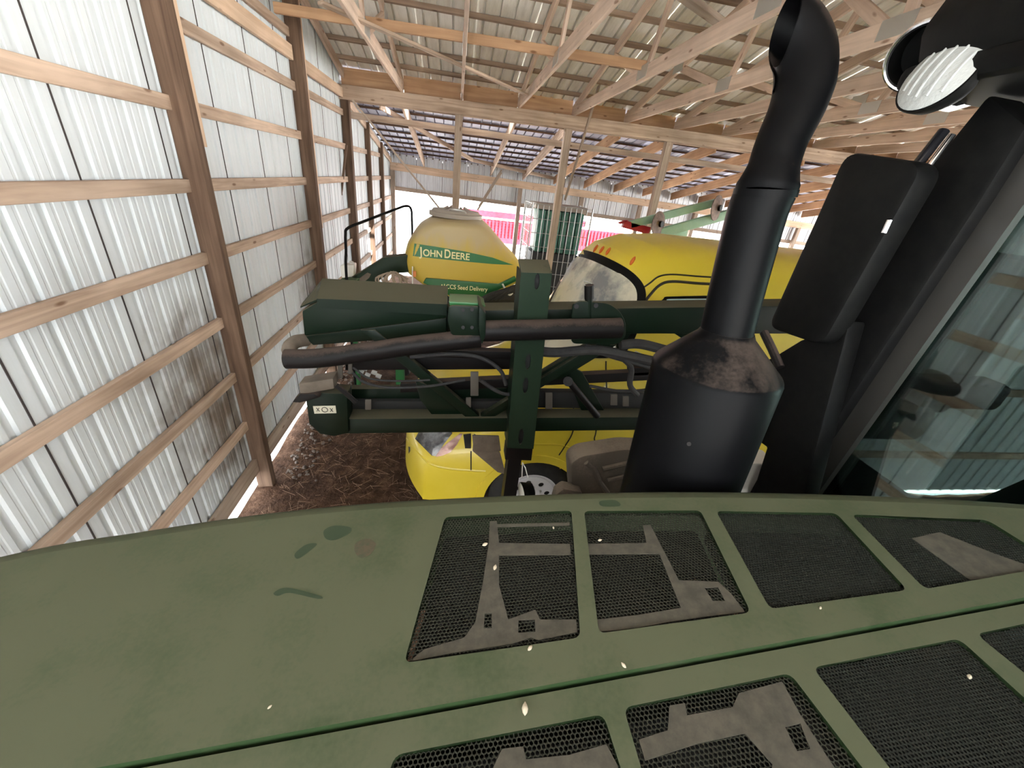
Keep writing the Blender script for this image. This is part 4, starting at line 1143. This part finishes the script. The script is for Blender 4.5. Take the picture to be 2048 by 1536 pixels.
# ================================================================== SEED CART
YT = 5.9
sc = thing('seed_cart', (.15, YT, 0), 'yellow seed tank on a green frame behind the boom', 'seed cart')
sil = [(813, 507), (820, 478), (837, 449), (868, 431), (960, 437), (980, 455), (1010, 491), (1034, 516), (1042, 530), (1037, 549), (997, 566), (850, 556), (817, 530)]
S0 = rounded([pY(x, y, YT) for x, y in sil], .05, 3)
cen = Vector((.15, YT, 2.1))
def ringT(y, s, tz=1.0):
    return [Vector((cen.x+(p.x-cen.x)*s, y, cen.z+(p.z-cen.z)*s*tz)) for p in S0]
tk = MB().rings([ringT(5.30, .82), ringT(5.32, .90), ringT(5.40, .96), ringT(5.6, 1.0), ringT(6.2, 1.0), ringT(6.45, .95), ringT(6.5, .85)])
tko = ob('seed_tank', tk, 'tank_yellow', sc, 50)
tb = bvh_of(tk)
ob('decal', surf_patch(tb, [(829, 487), (870, 493), (930, 503), (985, 515), (1027, 530), (985, 528), (930, 523), (870, 517), (826, 512)], .004, smooth=False), 'decal_green', tko)
pa, pb_ = hit(tb, 838, 511, .006), hit(tb, 939, 520, .006)
YD = min(pa.y, pb_.y)-.003
upT = pY(840, 490, YD)-pY(838, 511, YD)
text_mesh('lettering', 'J', .150, 'lettering', tko, pY(838, 511, YD), pY(844, 511.3, YD), upT, .001, .02)
text_mesh('lettering', 'OHN', .118, 'lettering', tko, pY(846, 511.5, YD), pY(884, 515, YD), upT, .001, .02)
text_mesh('lettering', 'D', .150, 'lettering', tko, pY(889, 515.5, YD), pY(901, 516.5, YD), upT, .001, .02)
text_mesh('lettering', 'EERE', .118, 'lettering', tko, pY(903, 517, YD), pY(939, 520.5, YD), upT, .001, .02)
lidc = pY(912, 424, YT)
lid = ob('tank_lid', lathe(lidc+Vector((0, 0, -.06)), (0, 0, 1), [(0, .36), (.05, .36), (.055, .33), (.085, .31), (.10, .12), (.11, .02)], 36), 'lid_grey', sc)
for k in range(4):
    a = k*math.pi/2+.5
    ob('lid_latch', MB().tube([lidc+Vector((math.cos(a)*.33, math.sin(a)*.33, -.03)), lidc+Vector((math.cos(a)*.12, math.sin(a)*.12, .06))], .018, 8), 'lid_grey', lid)
ob('lid_handle', MB().tube(spline([lidc+Vector((-.1, -.25, .01)), lidc+Vector((-.05, -.3, .05)), lidc+Vector((.1, -.3, .04)), lidc+Vector((.14, -.25, 0))], 4), .012, 8), 'plate_steel', lid)
def sc_p(px, Y, th, mat, name, r=.01):
    return ob(name, bevel_mb(MB().prism([pY(x, y, Y) for x, y in px], (0, th, 0)), r), mat, sc)
cr = sc_p([(852, 556), (997, 568), (1030, 552), (1034, 562), (985, 586), (965, 596), (900, 592), (872, 578), (846, 566)], 5.28, .9, 'tank_green', 'cradle')
YC = 5.268
text_mesh('lettering', 'CCS Seed Delivery', .082, 'lettering', cr, pY(892, 577, YC), pY(975, 583, YC), pY(892, 567, YC)-pY(892, 577, YC), .002, .01)
ob('lettering', MB().tube([pY(884, 569, YC), pY(883.5, 572, YC)], .008, 6), 'lettering', cr)
ob('lettering', MB().tube([pY(889, 568, YC), pY(888.5, 577, YC)], .006, 6), 'lettering', cr)
sc_p([(890, 586), (958, 592), (945, 602), (905, 600)], 5.4, .6, 'tank_yellow', 'hopper_cone')
sc_p([(820, 600), (1040, 600), (1040, 640), (820, 640)], 5.5, .5, 'dark_box', 'meter_box')
# tool bar, arm and hoses left of the tank
sc_p([(672, 575), (768, 515), (816, 510), (818, 545), (775, 548), (735, 580)], 5.35, .18, 'mast_green', 'lift_arm', .015)
sc_p([(700, 570), (735, 545), (742, 548), (738, 556), (715, 575)], 5.33, .02, 'tan_sheet', 'worn_pad', .004)
sc_p([(720, 600), (830, 596), (830, 625), (720, 630)], 5.3, .3, 'mast_green', 'tool_bar')
for s in (-.75, .95):
    ob('frame_leg', MB().box((s-.06, 5.5, -.05), (s+.06, 5.62, 1.5)), 'tank_green', sc)
    w_ = ob('wheel', lathe((s, 6.1, .42), (1, 0, 0), [(-.1, .25), (-.1, .38), (-.06, .42), (.06, .42), (.1, .38), (.1, .25)], 32), 'rubber', sc)
    ob('wheel_rim', lathe((s, 6.1, .42), (1, 0, 0), [(-.06, .25), (-.02, .1), (.02, .1), (.06, .25)], 24), 'tank_yellow', w_)
ob('cross_frame', MB().rbox((-1.0, 5.45, 1.25), (1.6, 5.7, 1.4), .02), 'tank_green', sc)
for i in range(12):
    x0 = 766+4*i+random.uniform(-3, 3)
    pts = [pY(x0+random.uniform(-4, 4), 575+random.uniform(0, 8), 5.2), pY(x0-8+random.uniform(-6, 6), 556, 5.15), pY(785+random.uniform(-6, 10), 546+random.uniform(-3, 4), 5.2), pY(812+random.uniform(-8, 6), 556+i*.8, 5.25)]
    ob('hose', MB().tube(spline(pts, 4), .011, 6), 'rope', sc)
for i in range(5):
    pts = [pY(965+8*i, 598, 5.2), pY(985+9*i, 588-2*i, 5.15), pY(1015+5*i, 583-3*i, 5.2), pY(1050, 585-4*i, 5.25)]
    ob('hose', MB().tube(spline(pts, 5), .03, 10), 'rubber', sc)
ob('pressure_tube', MB().tube(spline([pY(1005, 568, 5.2), pY(1014, 585, 5.2), pY(1020, 590, 5.2), pY(1026, 584, 5.2), pY(1027, 575, 5.2)], 4), .012, 8), 'white_plastic', sc)
ob('sensor_tag', MB().tube([pY(829, 542, 5.2), pY(829, 553, 5.2)], .02, 10), 'orange_tag', sc)
ob('sensor_rod', MB().tube([pY(825, 533, 5.22), pY(825, 572, 5.22)], .008, 8), 'white_plastic', sc)
# black grab rail
ob('grab_rail', MB().tube(spline([Vector((pY(693, 560, 5.0).x, 5.0, -.05)), pY(694, 570, 5.0), pY(692, 500, 5.0), pY(691, 470, 5.0), pY(696, 456, 5.02), pY(730, 442, 5.3), pY(790, 419, 5.9), pY(812, 412, 6.0), pY(822, 418, 6.05), pY(824, 445, 6.05), Vector((pY(824, 470, 6.05).x, 6.05, 1.9))], 5), .016, 10), 'black_plastic', sc)
# white jug
jg = thing('plastic_jug', pY(697, 556, 5.2), 'cream plastic jug on the green tool bar near the left wall', 'jug')
jc = pY(697, 556, 5.2)
jb = bevel_mb(MB().prism([pY(679, 531, 5.2), pY(708, 529, 5.2), pY(707, 553, 5.2), pY(683, 557, 5.2)], (0, .16, 0)), .02)
ob('jug_body', jb, 'white_plastic', jg)
ob('jug_cap', MB().tube([pY(703, 530, 5.28), pY(703, 523, 5.28)], .025, 14), 'white_plastic', jg)
ob('jug_bracket', MB().box((jc.x-.1, 5.2, jc.z-.10), (jc.x+.10, 5.38, jc.z-.028)), 'tank_green', sc)
ob('jug_stand', MB().box((jc.x-.03, 5.25, -.05), (jc.x+.03, 5.31, jc.z-.09)), 'tank_green', sc)

# ================================================================== WIRE CAGE WITH CRATES
YCg = 10.0
cg = thing('wire_cage', (2.5, YCg+.6, 0), 'tall wire cage pallet bin filled with green and black crates', 'cage')
c00, c10 = pY(1066, 407, YCg), pY(1187, 414, YCg)
x0, x1, zt_ = c00.x, c10.x, c00.z
for i in range(12):
    x = x0+(x1-x0)*i/11
    ob('wire', MB().tube([(x, YCg, 0), (x, YCg, zt_)], .010, 6), 'wire', cg)
for i in range(9):
    z = .1+(zt_-.1)*i/8
    ob('wire', MB().tube([(x0, YCg, z), (x1, YCg, z)], .008, 6), 'wire', cg)
    ob('wire', MB().tube([(x0, YCg, z), (x0, YCg+1.1, z)], .008, 6), 'wire', cg)
for i in range(6):
    y = YCg+1.1*i/5
    ob('wire', MB().tube([(x0, y, 0), (x0, y, zt_)], .010, 6), 'wire', cg)
for (x, y) in ((x0, YCg), (x1, YCg), (x0, YCg+1.1), (x1, YCg+1.1)):
    ob('corner_tube', MB().tube([(x, y, -.05), (x, y, zt_+.03)], .022, 8), 'wire', cg)
ob('pallet_top', MB().box((x0+.1, YCg+.1, zt_-.1), (x1-.1, YCg+1.0, zt_+.02)), 'lid_grey', cg)
n_c = 6; cw = (x1-x0-.3)/n_c
for i in range(n_c):
    xa = x0+.2+cw*i
    o = ob('crate', bevel_mb(MB().box((xa, YCg+.15+.03*(i % 2), 1.55), (xa+cw*.86, YCg+.9, zt_-.12)), .02), 'crate_green', None,
           label='dark green crate standing upright in the wire cage, %s from the left' % ORD[i], category='crate', group='green crates in the wire cage')
ob('crate', bevel_mb(MB().box((x0+.12, YCg+.1, -.03), (x1-.12, YCg+1.0, 1.54)), .02), 'crate_black', None, label='black bulk crate at the bottom of the wire cage', category='crate')

# ================================================================== RED HAY WAGON OUTSIDE
YW = 16.5
wg = thing('hay_wagon', (3.5, YW+1, 0), 'bright red slatted hay wagon parked outside beyond the far wall', 'wagon')
wx0, wx1 = pY(955, 450, YW).x, pY(1262, 470, YW).x
zt2 = pY(1000, 442, YW).z
ob('top_rail', MB().box((wx0-.6, YW, pY(1000, 430, YW).z-.12), (wx1-2.0, YW+.08, pY(1000, 430, YW).z+.1)), 'red_paint', wg)
ns = int((wx1-wx0)/.14)
for i in range(ns):
    x = wx0+(wx1-wx0)*i/ns
    ob('slat', MB().box((x, YW, 1.0), (x+.085, YW+.05, zt2-.02*(i % 2))), 'red_paint', wg)
for i in range(6):
    z = 1.0+(zt2-1.0)*i/6
    ob('side_rail', MB().box((wx0, YW+.05, z), (wx1, YW+.10, z+.12)), 'red_paint', wg)
ob('wagon_bed', MB().box((wx0, YW, .8), (wx1, YW+2.2, 1.0)), 'red_paint', wg)
for x in (wx0+.8, wx1-.8):
    for y in (YW+.2, YW+2.0):
        ob('wheel', lathe((x, y-.1, .38), (0, 1, 0), [(0, .15), (0, .36), (.04, .42), (.16, .42), (.2, .36), (.2, .15)], 24), 'rubber', wg)
# red wagon of the right: front rack reaching up
# ================================================================== MARKER ARMS WITH DISCS
ma = thing('marker_arms', pY(1330, 470, 7.0).to_tuple()[:2]+(0,), 'green folded marker arms coloured pale for flare with two rusty discs behind the van roof', 'marker arm')
def bar(p, q_, Y, w, mat, name, Y2=None):
    a = pY(*p, Y); b = pY(*q_, Y2 or Y)
    d = (b-a).normalized(); s = Vector((0, 1, 0)); u = d.cross(s).normalized()
    return ob(name, bevel_mb(MB().prism([a+u*w/2, b+u*w/2, b-u*w/2, a-u*w/2], (0, .1, 0)), .008), mat, ma)
YM = 7.0
bar((1262, 450), (1440, 404), YM, .12, 'green_steel_flare', 'marker_arm')
bar((1318, 468), (1500, 418), YM-.1, .15, 'green_steel_flare', 'marker_arm')
bar((1248, 448), (1300, 462), YM, .12, 'red_paint', 'red_hitch')
bar((1240, 447), (1256, 442), YM, .03, 'red_paint', 'red_pin')
bar((1318, 466), (1375, 468), YM, .14, 'green_steel_flare', 'arm_base')
for (x, y, t_) in ((1316, 448, 0), (1433, 416, 1)):
    c = pY(x, y, YM-.15)
    dsc = ob('marker_disc', lathe(c, (.55, -.83, .1), [(-.01, .02), (0, .2), (.01, .2), (.03, .08), (.05, .02)], 32), 'rust_disc', ma)
    ob('disc_hub', lathe(c, (.55, -.83, .1), [(-.06, .05), (.08, .05)], 16), 'dark_steel', dsc)
ob('arm_stand', MB().box((pY(1340, 480, YM).x-.08, YM, -.05), (pY(1340, 480, YM).x+.08, YM+.15, pY(1340, 470, YM).z)), 'green_steel_flare', ma)

# ================================================================== LITTER
st = MB()
for i in range(1700):
    x = random.uniform(-1.7, 1.2); y = random.uniform(1.2, 6.5)
    if x > .2 and y < 2.3 or y > 5.0 and x > -1.2: continue
    L_ = random.uniform(.03, .16); a = random.uniform(0, math.pi); z = -.06+hn(x, y)*.7+random.uniform(.004, .02)
    dx, dy, dz = math.cos(a)*L_, math.sin(a)*L_, random.uniform(-.01, .02); w = .0016
    nx, ny = -math.sin(a)*w, math.cos(a)*w
    st.add([(x+nx, y+ny, z), (x-nx, y-ny, z), (x, y, z+.003), (x+dx+nx, y+dy+ny, z+dz), (x+dx-nx, y+dy-ny, z+dz), (x+dx, y+dy, z+dz+.003)], [(0, 3, 5, 2), (1, 2, 5, 4), (0, 1, 4, 3)])
ob('straw_litter', st, 'straw', None, kind='stuff', label='loose straw and stalks scattered over the dirt floor', category='straw')
pb = MB()
for i in range(300):
    y = random.uniform(3.5, 7.5); x = WX+.15+abs(random.gauss(0, .18)); r = random.uniform(.008, .028)
    if abs(y-3.5) < .16 and x < -1.7: continue
    z = -.06+hn(x, y)*.7+r*.3
    bm = bmesh.new(); bmesh.ops.create_icosphere(bm, subdivisions=1, radius=r)
    for v in bm.verts: v.co *= random.uniform(.75, 1.2); v.co.z *= .7
    bm.verts.index_update()
    pb.add([v.co+Vector((x, y, z)) for v in bm.verts], [[v.index for v in f.verts] for f in bm.faces]); bm.free()
ob('wall_rubble', pb, 'pebble', None, kind='stuff', label='grey stones and rubble along the foot of the left wall', category='rubble')
